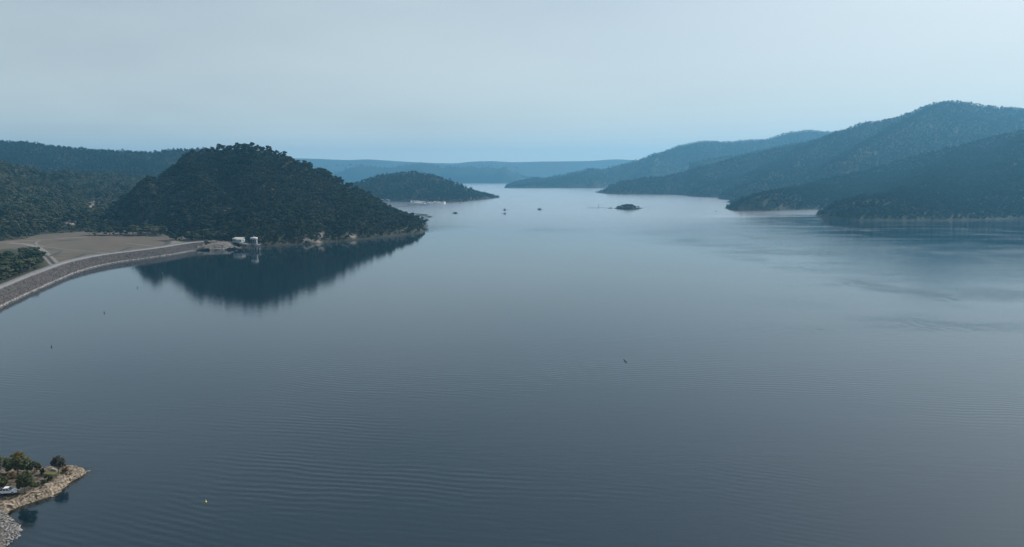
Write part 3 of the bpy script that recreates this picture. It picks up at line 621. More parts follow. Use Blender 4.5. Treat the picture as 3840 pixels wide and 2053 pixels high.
# sight lines: skip trees that no view from about here could see
AZ0, AZB = -46.0, 0.12
occ = []
for H in HILLS:
    x, y, z = H.X.ravel(), H.Y.ravel(), H.Z.ravel(); k = z > 0.5; occ.append(np.stack([x[k], y[k], z[k]], 1))
occ = np.concatenate(occ); od = np.hypot(occ[:, 0], occ[:, 1]); oa = np.degrees(np.arctan2(occ[:, 0], occ[:, 1])); oe = (occ[:, 2] - CAMZ) / od
NB = int(92 / AZB); ND = 700; DB = np.concatenate([[0], np.geomspace(400, 13000, ND)])
em = np.full((NB, ND + 2), -9.0); bi = np.clip(((oa - AZ0) / AZB).astype(int), 0, NB - 1); di = np.searchsorted(DB, od)
np.maximum.at(em, (bi, np.clip(di + 1, 0, ND + 1)), oe); em = np.maximum(em, np.maximum(np.roll(em, 1, 0), np.roll(em, -1, 0))); em = np.maximum.accumulate(em, 1)
def visible(x, y, z, tol):
    d = np.hypot(x, y); a = np.degrees(np.arctan2(x, y)); b = ((a - AZ0) / AZB).astype(int); ok = (b >= 0) & (b < NB) & (np.abs(a) < 38.5)
    di = np.clip(np.searchsorted(DB, d - 25 - d * 0.012), 0, ND + 1)
    return ok & ((z + tol - CAMZ) / d > em[np.clip(b, 0, NB - 1), di])
INST = {}
def inst_group(key):
    if key in INST: return INST[key]
    ng = bpy.data.node_groups.new('scatter_' + key, 'GeometryNodeTree')
    ng.interface.new_socket('Geometry', in_out='INPUT', socket_type='NodeSocketGeometry'); ng.interface.new_socket('Geometry', in_out='OUTPUT', socket_type='NodeSocketGeometry')
    n, l = ng.nodes, ng.links; gi, go = n.new('NodeGroupInput'), n.new('NodeGroupOutput')
    ci = n.new('GeometryNodeCollectionInfo'); ci.inputs['Collection'].default_value = PROTO[key][0]; ci.inputs['Separate Children'].default_value = True; ci.inputs['Reset Children'].default_value = True
    ip = n.new('GeometryNodeInstanceOnPoints'); ip.inputs['Pick Instance'].default_value = True
    def attr(name, t):
        a = n.new('GeometryNodeInputNamedAttribute'); a.data_type = t; a.inputs['Name'].default_value = name; return a.outputs['Attribute']
    l.new(gi.outputs[0], ip.inputs['Points']); l.new(ci.outputs[0], ip.inputs['Instance']); l.new(attr('pick', 'INT'), ip.inputs['Instance Index'])
    l.new(attr('turn', 'FLOAT_VECTOR'), ip.inputs['Rotation']); l.new(attr('size', 'FLOAT_VECTOR'), ip.inputs['Scale']); l.new(ip.outputs[0], go.inputs[0])
    INST[key] = ng; return ng
def scatter(name, key, pts, turn, size, pick, label, cat):
    me = bpy.data.meshes.new(name); me.vertices.add(len(pts)); me.vertices.foreach_set('co', np.asarray(pts, np.float32).ravel())
    a = me.attributes.new('turn', 'FLOAT_VECTOR', 'POINT'); a.data.foreach_set('vector', np.asarray(turn, np.float32).ravel())
    a = me.attributes.new('size', 'FLOAT_VECTOR', 'POINT'); a.data.foreach_set('vector', np.asarray(size, np.float32).ravel())
    a = me.attributes.new('pick', 'INT', 'POINT'); a.data.foreach_set('value', np.asarray(pick, np.int32))
    o = mobj(name, me); md = o.modifiers.new('scatter', 'NODES'); md.node_group = inst_group(key)
    return tag(o, label, cat, kind='stuff')
TREES = []                                    # things: near ones of the forests, gathered here
def gum(x, y, z, s, rz, pick, label, group, key='mid'):
    tm, cm, h = PROTO[key][1][pick]; t = empty('gum_tree', (x, y, z), rz, s); tag(t, label, 'tree', group)
    link(bpy.data.objects.new('trunk', tm), t); link(bpy.data.objects.new('crown', cm), t); return t
def forest(H, key, spacing, scale, label, seed, individuals=0, ilabel=None, igroup=None, gap=None, zmin=0.4, svar=0.42):
    rs = np.random.RandomState(seed); mn, mx_ = H.poly.min(0), H.poly.max(0)
    gx, gy = np.meshgrid(np.arange(mn[0], mx_[0], spacing), np.arange(mn[1], mx_[1], spacing)); P = np.stack([gx.ravel(), gy.ravel()], 1) + rs.uniform(-0.48, 0.48, (gx.size, 2)) * spacing
    P = P[inside(P, H.poly)]
    z = H.h(P); k = visible(P[:, 0], P[:, 1], z, 14 * scale) & (z > zmin); P, z = P[k], z[k]
    ri = np.clip(((P - np.array([H.X[0, 0], H.Y[0, 0]])) / H.step).astype(int), 0, None); rv = H.rock[np.minimum(ri[:, 1], H.rock.shape[0] - 1), np.minimum(ri[:, 0], H.rock.shape[1] - 1)]
    k = rs.uniform(size=len(P)) > np.clip(rv, 0, 0.85)
    if gap is not None: k &= ~gap(P, z)
    P, z = P[k], z[k]; n = len(P)
    patch = 1 + 0.9 * fbm(P[:, 0] / 45, P[:, 1] / 45, seed, 3)
    s = scale * rs.uniform(1 - svar, 1 + svar, n) * patch; tall = rs.uniform(size=n) < 0.05; s = np.minimum(np.where(tall, s * 1.2, s), scale * 1.4)
    s = s * (0.55 + 0.45 * sstep(zmin, zmin + 9, z)); rz = rs.uniform(0, 6.28, n); pk = rs.randint(0, len(PROTO[key][1]), n); zz = z - (2.0 if key == 'far' else 0.8) * s
    if individuals:
        d = np.hypot(P[:, 0], P[:, 1]); o = np.argsort(d / s); sel = o[:individuals]
        for i in sel: gum(P[i, 0], P[i, 1], zz[i], s[i], rz[i], pk[i], ilabel, igroup, key)
        rest = np.ones(n, bool); rest[sel] = False; P, zz, s, rz, pk = P[rest], zz[rest], s[rest], rz[rest], pk[rest]; n = len(P)
    sz = np.stack([s * rs.uniform(0.88, 1.12, n), s * rs.uniform(0.88, 1.12, n), s * rs.uniform(0.85, 1.15, n)], 1)
    print('forest', label, n)
    scatter('forest', key, np.concatenate([P, zz[:, None]], 1), np.stack([rs.uniform(-.06, .06, n), rs.uniform(-.06, .06, n), rz], 1), sz, pk, label, 'forest')
forest(h_main, 'mid', 4.7, 0.72, 'dense dark gum forest covering the hill above the dam', 1, 25, 'gum tree on the lower slope of the dark hill above the dam', 'gum trees low on the dark hill')
def field_gap(P, z): return inside(P, np.array([xy(W(a, b, 7)) for a, b in [(0, 912), (149, 886), (321, 872), (326, 886), (614, 889), (640, 900), (600, 1000), (0, 1000)]]))
forest(h_left, 'olive', 6.6, 0.92, 'grey green gum forest on the slope behind the field', 2, 15, 'gum tree at the foot of the wooded slope behind the field', 'gum trees at the foot of the left slope', gap=field_gap, zmin=5)
forest(h_back, 'far', 10.0, 1.0, 'hazy blue forest on the long ridge behind the left slope', 3, zmin=4)
forest(h_mar, 'far', 9.5, 0.95, 'blue green forest on the rounded hill behind the marina', 4)
forest(h_r3, 'far', 8.0, 0.95, 'dark blue forest on the near right headlands', 5)
forest(h_r2, 'far', 10.5, 1.0, 'hazy blue forest on the high right mountain', 6)
forest(h_r15, 'far', 13.0, 1.1, 'hazy forest on the spur between the right ridges', 7)
forest(h_r1, 'far', 13.5, 1.1, 'pale hazy forest on the farthest right ridge', 8)
forest(h_fa, 'far', 26.0, 1.7, 'pale blue forest on hills across the far water', 9)
rs = np.random.RandomState(77)
# trees round the field, below the dam and by its end
def region(poly_px, z0, spacing, smin, smax, label, group, seed, lim=999, picks=(0, 2, 3, 5), key='olive'):
    r = np.random.RandomState(seed); poly = np.array([xy(W(a, b, z0)) for a, b in poly_px]); mn, mx_ = poly.min(0), poly.max(0)
    gx, gy = np.meshgrid(np.arange(mn[0], mx_[0], spacing), np.arange(mn[1], mx_[1], spacing)); P = np.stack([gx.ravel(), gy.ravel()], 1) + r.uniform(-.42, .42, (gx.size, 2)) * spacing
    P = P[inside(P, poly)]; P = P[np.argsort(np.hypot(P[:, 0], P[:, 1]))][:lim]; z = field_h(P)
    print('region', label, len(P))
    for i, (x, y) in enumerate(P): gum(x, y, z[i] - 0.3, r.uniform(smin, smax), r.uniform(0, 6.28), picks[r.randint(len(picks))], label, group, key)
region([(-30, 945), (20, 941), (76, 948), (130, 963), (160, 978), (172, 995), (120, 1020), (60, 1045), (0, 1070), (-40, 1085)], 5, 8.0, 0.9, 1.3, 'dark bushy gum tree in the hollow below the crest road', 'gum trees in the hollow below the dam', 3, 105)
region([(326, 884), (380, 884), (462, 884), (571, 886), (612, 890), (622, 878), (560, 866), (400, 866), (330, 872)], 7, 8.5, 1.05, 1.5, 'bushy tree along the far edge of the dry field', 'trees along the far edge of the field', 4, 55)
region([(614, 893), (625, 903), (650, 905), (690, 903), (730, 906), (770, 902), (800, 900), (800, 893), (720, 885), (640, 884)], 7, 7.5, 0.95, 1.35, 'rounded tree beside the lawn at the end of the dam', 'trees at the end of the dam', 5, 32)

def at_field(px_, py_):
    z = GZ
    for _ in range(5): x, y, _z = W(px_, py_, z); z = max(0.2, fz(x, y))
    return x, y, z
x, y, z = W(777, 926, 4.0); gum(x, y, z - 0.3, 0.8, 0.4, 2, 'dark tree leaning over the end of the riprap face', None)
x, y, z = W(791, 918, 6.0); gum(x, y, z - 0.3, 0.95, 2.4, 0, 'larger dark tree at the end of the riprap, beside the rocky bank', None)
# island trees
rs = np.random.RandomState(5); ip = []
while len(ip) < 48:
    p = np.array([rs.uniform(255, 335), rs.uniform(1855, 1960)])
    if sdist(p[None], h_isl.poly)[0] > 1.8 and all(np.hypot(*(p - q)) > 4.3 for q in ip): ip.append(p)
for p in ip:
    e = float(sdist(p[None], h_isl.poly)[0]); gum(p[0], p[1], float(h_isl.h(p[None])[0]) - 1.2, (0.5 + 0.35 * min(1, e / 16)) * rs.uniform(0.85, 1.25), rs.uniform(0, 6.28), (0, 2, 3, 5, 5)[rs.randint(5)], 'dark gum tree on the small island', 'gum trees on the small island')
ir = rough_poly(list(h_isl.poly[::2]), 5.0, 0.3, 3); kk = 0
for p in ir:
    q = p + (np.array([292, 1905]) - p) * 0.07
    if q[1] < 1925: gum(q[0], q[1], float(h_isl.h(q[None])[0]) - 2.2, rs.uniform(0.55, 0.8), rs.uniform(0, 6.28), 5, 'low bush at the rim of the small island', 'bushes round the small island')
# foreground trees and shrubs, leaf by leaf
def near_tree(loc, label, h, lobes, trunk_pts, r0, leafm, seed, topm=None, topz=0.8, leaf=0.17, name='gum_tree', bark='bark', dens=1.0):
    r = np.random.RandomState(seed); t = empty(name, loc); tag(t, label, 'tree' if 'tree' in name else 'shrub')
    C = []
    for (cx, cy, cz, rx, ry, rz_) in lobes:
        nc = int(13 * dens) ; 
        for _ in range(nc):
            u = r.normal(size=3); u /= np.linalg.norm(u); u *= r.uniform(0.55, 1.0) ** 0.5; c = np.array([cx, cy, cz]) + u * np.array([rx, ry, rz_]); k = int(62 * dens * max(1.0, rx))
            q = r.normal(size=(k, 3)) * np.array([rx, ry, rz_]) * 0.145; C.append(c + q)
    C = np.concatenate(C); C = C[C[:, 2] > 0.12]; V, Fc = cards(r, C, leaf)
    mats = [M[leafm], M[topm or leafm]]; zz = C[:, 2] / h + 0.12 * r.normal(size=len(C)); me = mesh_from('crown', V, Fc, mats, (zz > topz).astype(int)); mobj('crown', me, t)
    mb = MB()
    mb.tube(trunk_pts, [r0 * (1 - 0.5 * i / (len(trunk_pts) - 1)) for i in range(len(trunk_pts))], 7); k = Vector(trunk_pts[-1]); k0 = Vector(trunk_pts[-2])
    for (cx, cy, cz, rx, ry, rz_) in lobes:
        for _ in range(3):
            e = Vector((cx + r.uniform(-.6, .6) * rx, cy + r.uniform(-.6, .6) * ry, cz + r.uniform(-.2, .7) * rz_)); s0 = k0.lerp(k, r.uniform(0.4, 1)); mid = s0.lerp(e, 0.5) + Vector((0, 0, -0.15 * (e - s0).length * r.uniform(0, 1)))
            mb.tube([s0, mid, e], [r0 * 0.42, r0 * 0.28, r0 * 0.1], 5)
    mb.obj('trunk' if 'tree' in name else 'stem', M[bark], t); return t
near_tree(on_pen(66, 1778), 'wide leafy tree with yellow brown top behind the parked pickup', 6.6, [(-1.6, 0, 4.6, 1.6, 1.6, 1.5), (0.4, 0.3, 5.2, 1.8, 1.7, 1.4), (2.0, 0, 4.2, 1.6, 1.5, 1.5), (-0.4, -0.6, 3.4, 2.6, 1.5, 1.1), (2.9, 0.2, 3.0, 1.3, 1.2, 1.2), (-2.2, 0.1, 3.0, 1.3, 1.2, 1.2), (-2.9, 0.5, 1.7, 1.2, 1.0, 1.0), (1.6, 0.6, 1.9, 1.3, 1.0, 0.9), (3.3, 0.4, 1.8, 0.9, 0.9, 0.9), (-0.9, 0.8, 1.9, 1.2, 1.0, 0.8)], [(0, 0, -.4), (0.1, 0, 1.1), (0.2, 0.1, 2.2)], 0.24, 'leaf_near', 11, 'leaf_top', 0.84, dens=1.25)
near_tree(on_pen(131, 1775), 'low dark tree joined to the right side of the wide yellow topped tree', 3.6, [(0, 0, 2.3, 1.35, 1.3, 1.1), (0.9, 0.2, 1.7, 0.9, 0.9, 0.9)], [(0, 0, -.3), (0, 0, 0.6), (0.1, 0, 1.2)], 0.13, 'leaf_dark', 13)
near_tree(on_pen(94, 1848), 'olive green tree with short forked trunk beside the parked pickup', 6.4, [(0.1, 0, 4.7, 1.5, 1.4, 1.2), (-1.1, 0, 3.8, 1.2, 1.2, 1.2), (1.3, 0.2, 3.7, 1.3, 1.2, 1.3), (0.2, -0.4, 2.8, 1.5, 1.2, 0.8), (-1.7, 0, 2.4, 0.8, 0.7, 0.8), (1.9, 0.1, 2.6, 0.8, 0.8, 0.8), (-1.6, 0.1, 1.5, 0.5, 0.5, 0.4), (0.9, 0.3, 5.4, 0.8, 0.8, 0.7)], [(0, 0, -.4), (-0.05, 0, 1.0), (0.1, 0, 2.0)], 0.16, 'leaf_near', 17, dens=1.15)
near_tree(on_pen(221, 1778), 'round grey brown tree standing alone near the tip of the point', 5.6, [(-0.9, 0, 4.0, 1.1, 1.1, 1.1), (0.4, 0.1, 4.5, 1.2, 1.1, 1.0), (1.3, 0, 3.9, 1.0, 1.0, 1.1), (0.0, 0, 3.2, 1.4, 1.2, 0.7), (-1.5, 0, 3.2, 0.8, 0.7, 0.9), (1.4, 0, 3.0, 0.8, 0.7, 0.8), (-0.3, 0, 4.9, 0.9, 0.9, 0.7)], [(0, 0, -.4), (0.0, 0, 1.0), (0.05, 0, 2.0)], 0.17, 'leaf_grey', 19, leaf=0.13, dens=0.95)
near_tree(on_pen(4, 1775), 'tall thin green tree at the far left edge of the point', 5.6, [(-0.4, 0, 4.2, 1.2, 1.1, 1.2), (0.4, 0, 3.0, 1.1, 1.1, 1.2), (-0.6, 0, 2.0, 1.2, 1.0, 0.9)], [(0, 0, -.4), (0.0, 0, 1.0), (0.0, 0, 2.2)], 0.15, 'leaf_near', 23)
near_tree(on_pen(4, 1822), 'broad green bush behind the pickup cab', 3.0, [(0, 0, 1.5, 1.6, 1.4, 1.1), (-1.2, 0, 1.3, 1.2, 1.2, 1.0), (0.7, 0, 1.0, 1.0, 1.0, 0.8)], [(0, 0, -.3), (0, 0, 0.4), (0, 0, 0.8)], 0.1, 'leaf_near', 29, name='bush')
near_tree(on_pen(44, 1795), 'reddish brown dry bush under the wide yellow topped tree', 1.9, [(0, 0, 0.9, 1.2, 0.8, 0.7), (0.7, 0, 0.6, 0.7, 0.6, 0.5)], [(0, 0, -.2), (0, 0, 0.2), (0, 0, 0.5)], 0.05, 'leaf_red', 31, name='bush', dens=0.7)
near_tree(on_pen(158, 1781), 'upright dark shrub at the left end of the grass patch', 1.9, [(0, 0, 0.95, 0.6, 0.6, 0.85)], [(0, 0, -.2), (0, 0, 0.3), (0, 0, 0.6)], 0.05, 'leaf_dark', 37, name='shrub')
near_tree(on_pen(182, 1802), 'rounded dark shrub in the middle of the bare earth slope', 1.7, [(-0.2, 0, 0.8, 0.85, 0.7, 0.65), (0.5, 0, 0.7, 0.6, 0.6, 0.5)], [(0, 0, -.2), (0, 0, 0.2), (0, 0, 0.5)], 0.05, 'leaf_dark', 41, name='shrub')
near_tree(on_pen(168, 1814), 'low dark shrub just left of the rounded shrub', 1.3, [(0, 0, 0.55, 0.75, 0.6, 0.5)], [(0, 0, -.2), (0, 0, 0.2), (0, 0, 0.4)], 0.04, 'leaf_dark', 43, name='shrub')
near_tree(on_pen(140, 1823), 'small grey green shrub beside the olive green tree', 1.3, [(0, 0, 0.55, 0.7, 0.6, 0.5), (-0.6, 0, 0.3, 0.5, 0.5, 0.3)], [(0, 0, -.2), (0, 0, 0.2), (0, 0, 0.4)], 0.04, 'leaf_near', 47, name='shrub')
near_tree(on_pen(243, 1772), 'yellow brown bush right of the lone grey brown tree', 1.5, [(0, 0, 0.7, 0.8, 0.6, 0.6), (0.4, 0, 0.9, 0.4, 0.4, 0.5)], [(0, 0, -.2), (0, 0, 0.2), (0, 0, 0.4)], 0.04, 'leaf_red', 53, name='bush', dens=0.8)
near_tree(on_pen(30, 1872), 'low grey weedy shrub in front of the pickup', 0.9, [(0, 0, 0.3, 1.1, 0.7, 0.3), (1.3, 0.3, 0.25, 0.8, 0.5, 0.25)], [(0, 0, -.2), (0, 0, 0.1), (0, 0, 0.2)], 0.03, 'leaf_grey', 59, name='shrub', dens=0.6)
near_tree(on_pen(12, 1962), 'small yellow green weed among the riprap stones', 0.6, [(0, 0, 0.3, 0.45, 0.4, 0.25)], [(0, 0, -.1), (0, 0, 0.1), (0, 0, 0.2)], 0.02, 'leaf_near', 61, name='shrub', dens=0.5)

r = np.random.RandomState(71); C = []
while len(C) < 420:
    q = np.array([r.uniform(-178, -126), r.uniform(172, 218)]); zq, dq, rq = pen_h(q[None])
    if 2.2 < dq[0] and rq[0] < 0.3 and vnoise(np.array([q[0] / 4]), np.array([q[1] / 4]), 9)[0] > 0.42: C.append((q[0], q[1], zq[0]))
V, Fc = [], []
for (a, b, c) in C:
    hh = r.uniform(0.18, 0.55); n0 = r.randint(7, 14)
    for _ in range(n0):
        e = r.normal(size=2) * hh * 0.6; q = r.normal(size=2) * 0.16; k = len(V); wv = 0.05
        V += [(a + q[0] - wv, b + q[1], c - 0.05), (a + q[0] + wv, b + q[1], c - 0.05), (a + q[0] + e[0], b + q[1] + e[1], c + hh)]; Fc.append((k, k + 1, k + 2))
tag(mobj('grass', mesh_from('grass', V, Fc, foliage('dry_grass_blades', [(0.10, 0.085, 0.04), (0.15, 0.125, 0.065)]))), 'dry grass tufts scattered over the near point', 'grass', kind='stuff')
# ------------------------------------------------------------------ stones
def stone(seed, el=(1, 1, 1)):
    r = np.random.RandomState(seed); V = ICO_V.copy()
    for _ in range(9):                         # cut facets
        nn = r.normal(size=3); nn /= np.linalg.norm(nn); k = r.uniform(0.55, 0.85); dd = V @ nn; V = V - np.maximum(dd - k, 0)[:, None] * nn
    return V * np.array(el)
SM = [mesh_from('rock', stone(i, (1, 0.75, 0.6)), ICO_F, M['rock_grey']) for i in range(6)]
ST = [mesh_from('rock', stone(20 + i, (1.2, 0.8, 0.55)), ICO_F, M['rock_tan']) for i in range(5)]
rs = np.random.RandomState(8); cnt = 0; P = []
corner = np.array([xy(W(a, b, 0.5)) for a, b in [(-22, 1915), (20, 1925), (33, 1933), (52, 1955), (72, 1967), (80, 1990), (68, 2010), (33, 2036), (16, 2053), (-10, 2080), (-40, 2070)]])
mn, mx_ = corner.min(0), corner.max(0)
for _ in range(6000):
    p = np.array([rs.uniform(mn[0], mx_[0]), rs.uniform(mn[1], mx_[1])])
    if len(P) < 270 and inside(p[None], corner)[0] and all(((p - q) ** 2).sum() > 0.30 for q in P): P.append(p)
for p in P:
    o = mobj('riprap_rock', SM[rs.randint(6)], None, (p[0], p[1], max(0.02, pz(p[0], p[1])) + rs.uniform(0.0, 0.14)))
    s = 0.2 + 0.42 * rs.uniform() ** 1.8; o.scale = (s * rs.uniform(1.0, 1.8), s, s * rs.uniform(0.6, 1.0)); o.rotation_euler = (rs.uniform(-.5, .5), rs.uniform(-.5, .5), rs.uniform(0, 6.28))
    tag(o, 'pale grey rock in the riprap bank in the near corner', 'rock', 'pale riprap rocks in the near corner')
edge = resample([(*W(a, b), 0) for a, b in pen_px[:11]], 0.5)[:, :2]; k = 0
for p in edge[::1]:
    if rs.uniform() < 0.62:
        q = p + rs.normal(size=2) * 0.7 + np.array([-0.5, 0.5]) * rs.uniform(0, 2.2)
        zq = pz(q[0], q[1])
        if zq < -0.3: continue
        o = mobj('ledge_rock', ST[rs.randint(5)], None, (q[0], q[1], zq + 0.05)); s = 0.2 + 0.7 * rs.uniform() ** 2; o.scale = (s * rs.uniform(1.1, 1.9), s, s * rs.uniform(0.6, 1.1)); o.rotation_euler = (rs.uniform(-.4, .4), rs.uniform(-.4, .4), rs.uniform(0.3, 1.6))
        tag(o, 'tan rock along the water edge of the near point', 'rock', 'tan rocks along the near point')
# riprap on the dam
for key, mm, nst in (('riprap', 'rock_brown', 5), ('pale', 'rock_pale', 4)):
    c = bpy.data.collections.new('seed_' + key); PROTO[key] = (c, [])
    for i in range(nst):
        o = bpy.data.objects.new('seed_rock', mesh_from('riprap', stone(50 + i, (1, 0.8, 0.7)), ICO_F, M[mm])); c.objects.link(o); PROTO[key][1].append(0)
def face_points(n, lo, hi, seed):
    r = np.random.RandomState(seed); L = np.concatenate([[0], np.cumsum(np.linalg.norm(np.diff(fr_w[:, :2], axis=0), axis=1))]); s = r.uniform(0, L[-1], n); i = np.clip(np.searchsorted(L, s) - 1, 0, len(L) - 2); f = ((s - L[i]) / (L[i + 1] - L[i]))[:, None]
    p = fr_w[i, :2] * (1 - f) + fr_w[i + 1, :2] * f; nn = nrm[i] * (1 - f) + nrm[i + 1] * f; ww = wd[i] * (1 - f[:, 0]) + wd[i + 1] * f[:, 0]; t = r.uniform(lo, hi, n)
    return np.concatenate([p + nn * (ww * t)[:, None], (ZC * (1 - t))[:, None]], 1), r
p, r = face_points(14000, 0.03, 1.05, 3); n = len(p); s = r.uniform(0.35, 0.85, n)
scatter('riprap', 'riprap', p, r.uniform(0, 6.28, (n, 3)), np.stack([s * 1.2, s, s], 1), r.randint(0, 5, n), 'dark brown rock riprap covering the lake face of the dam', 'riprap')
p, r = face_points(2600, 0.94, 1.02, 4); n = len(p); s = r.uniform(0.3, 0.75, n); p[:, 2] += 0.25
scatter('riprap', 'pale', p, r.uniform(0, 6.28, (n, 3)), np.stack([s * 1.2, s, s], 1), r.randint(0, 4, n), 'pale bleached stones along the waterline of the dam', 'riprap')
# stones on the rocky bank by the shed and along the foot of the wooded hill
p = []; r = np.random.RandomState(6)
ab = resample([W(a, b) for a, b in [(800, 937.5), (816, 937.5), (842, 938), (859, 936.5), (881, 935), (894, 935), (899, 930)]], 0.7)[:, :2]
for q in ab:
    for _ in range(6):
        dd = r.uniform(-0.5, 9.0); c = q + np.array([r.normal() * 0.6 - dd * 0.1, dd]); p.append((c[0], c[1], max(-0.1, fz(c[0], c[1])) + 0.1))
p = np.array(p); n = len(p); s = r.uniform(0.3, 1.0, n)
scatter('shore_stones', 'pale', p, r.uniform(0, 6.28, (n, 3)), np.stack([s * 1.3, s, s], 1), r.randint(0, 4, n), 'pale stones on the rocky bank in front of the shed', 'stones')
mp_ = resample([p_ for p_ in main_poly[5:15]], 1.6)[:, :2]; p = []
for q in mp_:
    c = q + r.normal(size=2) * 1.6; zz = float(h_main.h(c[None])[0])
    if -0.4 < zz < 2.5 and vnoise(c[:1] / 18, c[1:] / 18, 6)[0] > 0.35: p.append((c[0], c[1], zz + 0.1))
p = np.array(p); n = len(p); s = r.uniform(0.3, 1.0, n)
scatter('shore_stones', 'riprap', p, r.uniform(0, 6.28, (n, 3)), np.stack([s * 1.3, s, s], 1), r.randint(0, 5, n), 'brown stones along the waterline of the dark wooded hill', 'stones')

# ------------------------------------------------------------------ shed, intake tower, bridge
def shed():
    x, y, z = W(889, 910, 7.0); t = empty('shed', (x, y, fz(x, y + 5) ), R(-8)); t.location.z = 7.0
    tag(t, 'low grey green shed with cream metal roof beside the intake tower', 'shed')
    MB().box((-0.6, 5.5, 2.0), (12.6, 7.0, 4.6)).obj('wall', M['wallgrey'], t)
    MB().box((2.6, 0.6, 1.7), (7.0, 2.8, 3.9)).obj('annexe', M['wallgrey'], t)
    a = MB(); a.add([(-7.3, 1.7, 4.35), (6.0, 1.7, 4.35), (5.9, 9.3, 5.6), (-7.0, 9.3, 5.6), (-7.3, 1.7, 4.55), (6.0, 1.7, 4.55), (5.9, 9.3, 5.8), (-7.0, 9.3, 5.8)], [(3, 2, 1, 0), (4, 5, 6, 7), (0, 1, 5, 4), (1, 2, 6, 5), (2, 3, 7, 6), (3, 0, 4, 7)])
    a.obj('roof', M['cream'], t)
    b = MB(); b.add([(-1.3, -1.1, 3.7), (6.6, -1.1, 3.7), (6.6, 1.69, 4.3), (-1.3, 1.69, 4.3), (-1.3, -1.1, 3.9), (6.6, -1.1, 3.9), (6.6, 1.69, 4.5), (-1.3, 1.69, 4.5)], [(3, 2, 1, 0), (4, 5, 6, 7), (0, 1, 5, 4), (1, 2, 6, 5), (2, 3, 7, 6), (3, 0, 4, 7)])
    b.obj('lean_to_roof', M['white'], t)
    dr_ = MB().box((2.0, -0.84, 1.35), (1.9, 0.08, 2.7)).obj('door', M['cream'], t); MB().box((2.7, -0.92, 1.2), (0.08, 0.08, 0.25)).obj('handle', M['steel'], dr_)
    MB().box((5.0, -0.84, 2.1), (1.2, 0.08, 1.0)).obj('window', M['glass'], t)
    MB().box((-4.6, 1.96, 2.4), (1.4, 0.08, 1.1)).obj('window', M['glass'], t)
shed()
TX, TY, _ = W(954.5, 936.5, 0)
def tower():
    t = empty('intake_tower', (TX, TY, 0), R(-6)); tag(t, 'round concrete intake tower on legs standing in the lake', 'tower'); dz = 6.0
    MB().lathe([(3.9, dz), (3.9, dz + 7.0)], n=32).obj('drum', M['dark_concrete'], t)
    MB().lathe([(4.3, dz + 7.0), (4.35, dz + 8.6), (4.2, dz + 8.75), (1.6, dz + 9.15), (0.5, dz + 9.25)], n=32, ).obj('roof', M['white'], t)
    MB().lathe([(0.35, dz + 9.25), (0.35, dz + 9.9), (0.15, dz + 10.1)], n=10).obj('roof_vent', M['white'], t)
    MB().tube([(0.2, 0, dz + 9.2), (0.2, 0, dz + 13.2)], 0.06, 5).box((0.2, 0, dz + 13.0), (0.9, 0.06, 0.06)).box((0.2, 0, dz + 12.4), (0.6, 0.06, 0.06)).obj('antenna', M['steel'], t)
    MB().box((0.4, 0, dz - 0.3), (11.6, 9.6, 0.6)).obj('platform', M['dark_concrete'], t)
    MB().box((-0.6, -1.5, dz - 2.0), (5.0, 3.0, 2.7)).obj('hoist_box', M['dark_concrete'], t)
    for a in (-150, -112, -75, -38):
        c, s = math.cos(R(a)), math.sin(R(a)); w_ = MB()
        w_.box((c * 3.93, s * 3.93, dz + 4.2), (0.1, 1.7, 3.2), R(a)).obj('window', M['glass'], t)
    lad = MB(); c, s = math.cos(R(-20)), math.sin(R(-20))
    for k in range(8): lad.box((c * 4.0, s * 4.0, dz + 0.9 + k * 0.75), (0.35, 2.0, 0.22), R(-20))
    lad.obj('louvre', M['white'], t)
    for lx, ly in ((-4.9, -3.9), (-2.2, -4.3), (1.6, -4.3), (5.2, -3.9), (6.0, 0.0), (-4.9, 3.9), (0.5, 4.2), (5.2, 3.9)):
        MB().tube([(lx * 1.06, ly * 1.06, -5), (lx, ly, dz - 0.6)], 0.42, 10).obj('leg', M['dark_concrete'], t)
    rl = MB()
    for z_ in (0.55, 1.1):
        q = [(-5.3, -4.7), (6.1, -4.7), (6.1, 4.7), (-5.3, 4.7), (-5.3, -4.7)]
        for p0, p1 in zip(q[:-1], q[1:]): rl.tube([(*p0, dz + z_), (*p1, dz + z_)], 0.05, 5)
    for k in range(9): rl.tube([(-5.3 + k * 1.425, -4.7, dz), (-5.3 + k * 1.425, -4.7, dz + 1.1)], 0.05, 5)
    for k in range(5): rl.tube([(6.1, -4.7 + k * 2.35, dz), (6.1, -4.7 + k * 2.35, dz + 1.1)], 0.05, 5)
    rl.obj('railing', M['steel'], t)
tower()
def bridge():
    A = Vector(W(899, 911, 7.2)); B = Vector((TX - 5.2, TY + 0.5, 6.15)); A.z = 7.6
    d = B - A; L = d.length; t = empty('footbridge', tuple(A)); t.rotation_euler = d.to_track_quat('X', 'Z').to_euler(); tag(t, 'narrow steel footbridge from the rocky bank to the intake tower', 'footbridge')
    MB().box((L / 2, 0, 0), (L, 2.6, 0.25)).obj('deck', M['concrete'], t)
    for s in (-1, 1):
        g = MB().box((L / 2, s * 1.15, -0.95), (L, 0.2, 1.6)); g.box((L / 2, s * 1.15, -1.8), (L, 0.45, 0.12)); g.obj('girder', M['steel'], t)
        r_ = MB().tube([(0, s * 1.25, 1.2), (L, s * 1.25, 1.2)], 0.06, 5).tube([(0, s * 1.25, 0.65), (L, s * 1.25, 0.65)], 0.05, 5)
        for k in range(9): r_.tube([(L * k / 8, s * 1.25, 0.1), (L * k / 8, s * 1.25, 1.2)], 0.05, 5)
        r_.obj('railing', M['steel'], t)
bridge()
x, y, z = W(914.5, 909, 7.0)
t = empty('vent_pipe', (x, y, fz(x, y))); t.location.z = max(t.location.z, 4.0); tag(t, 'mushroom capped vent post between the shed and the tower', 'vent')
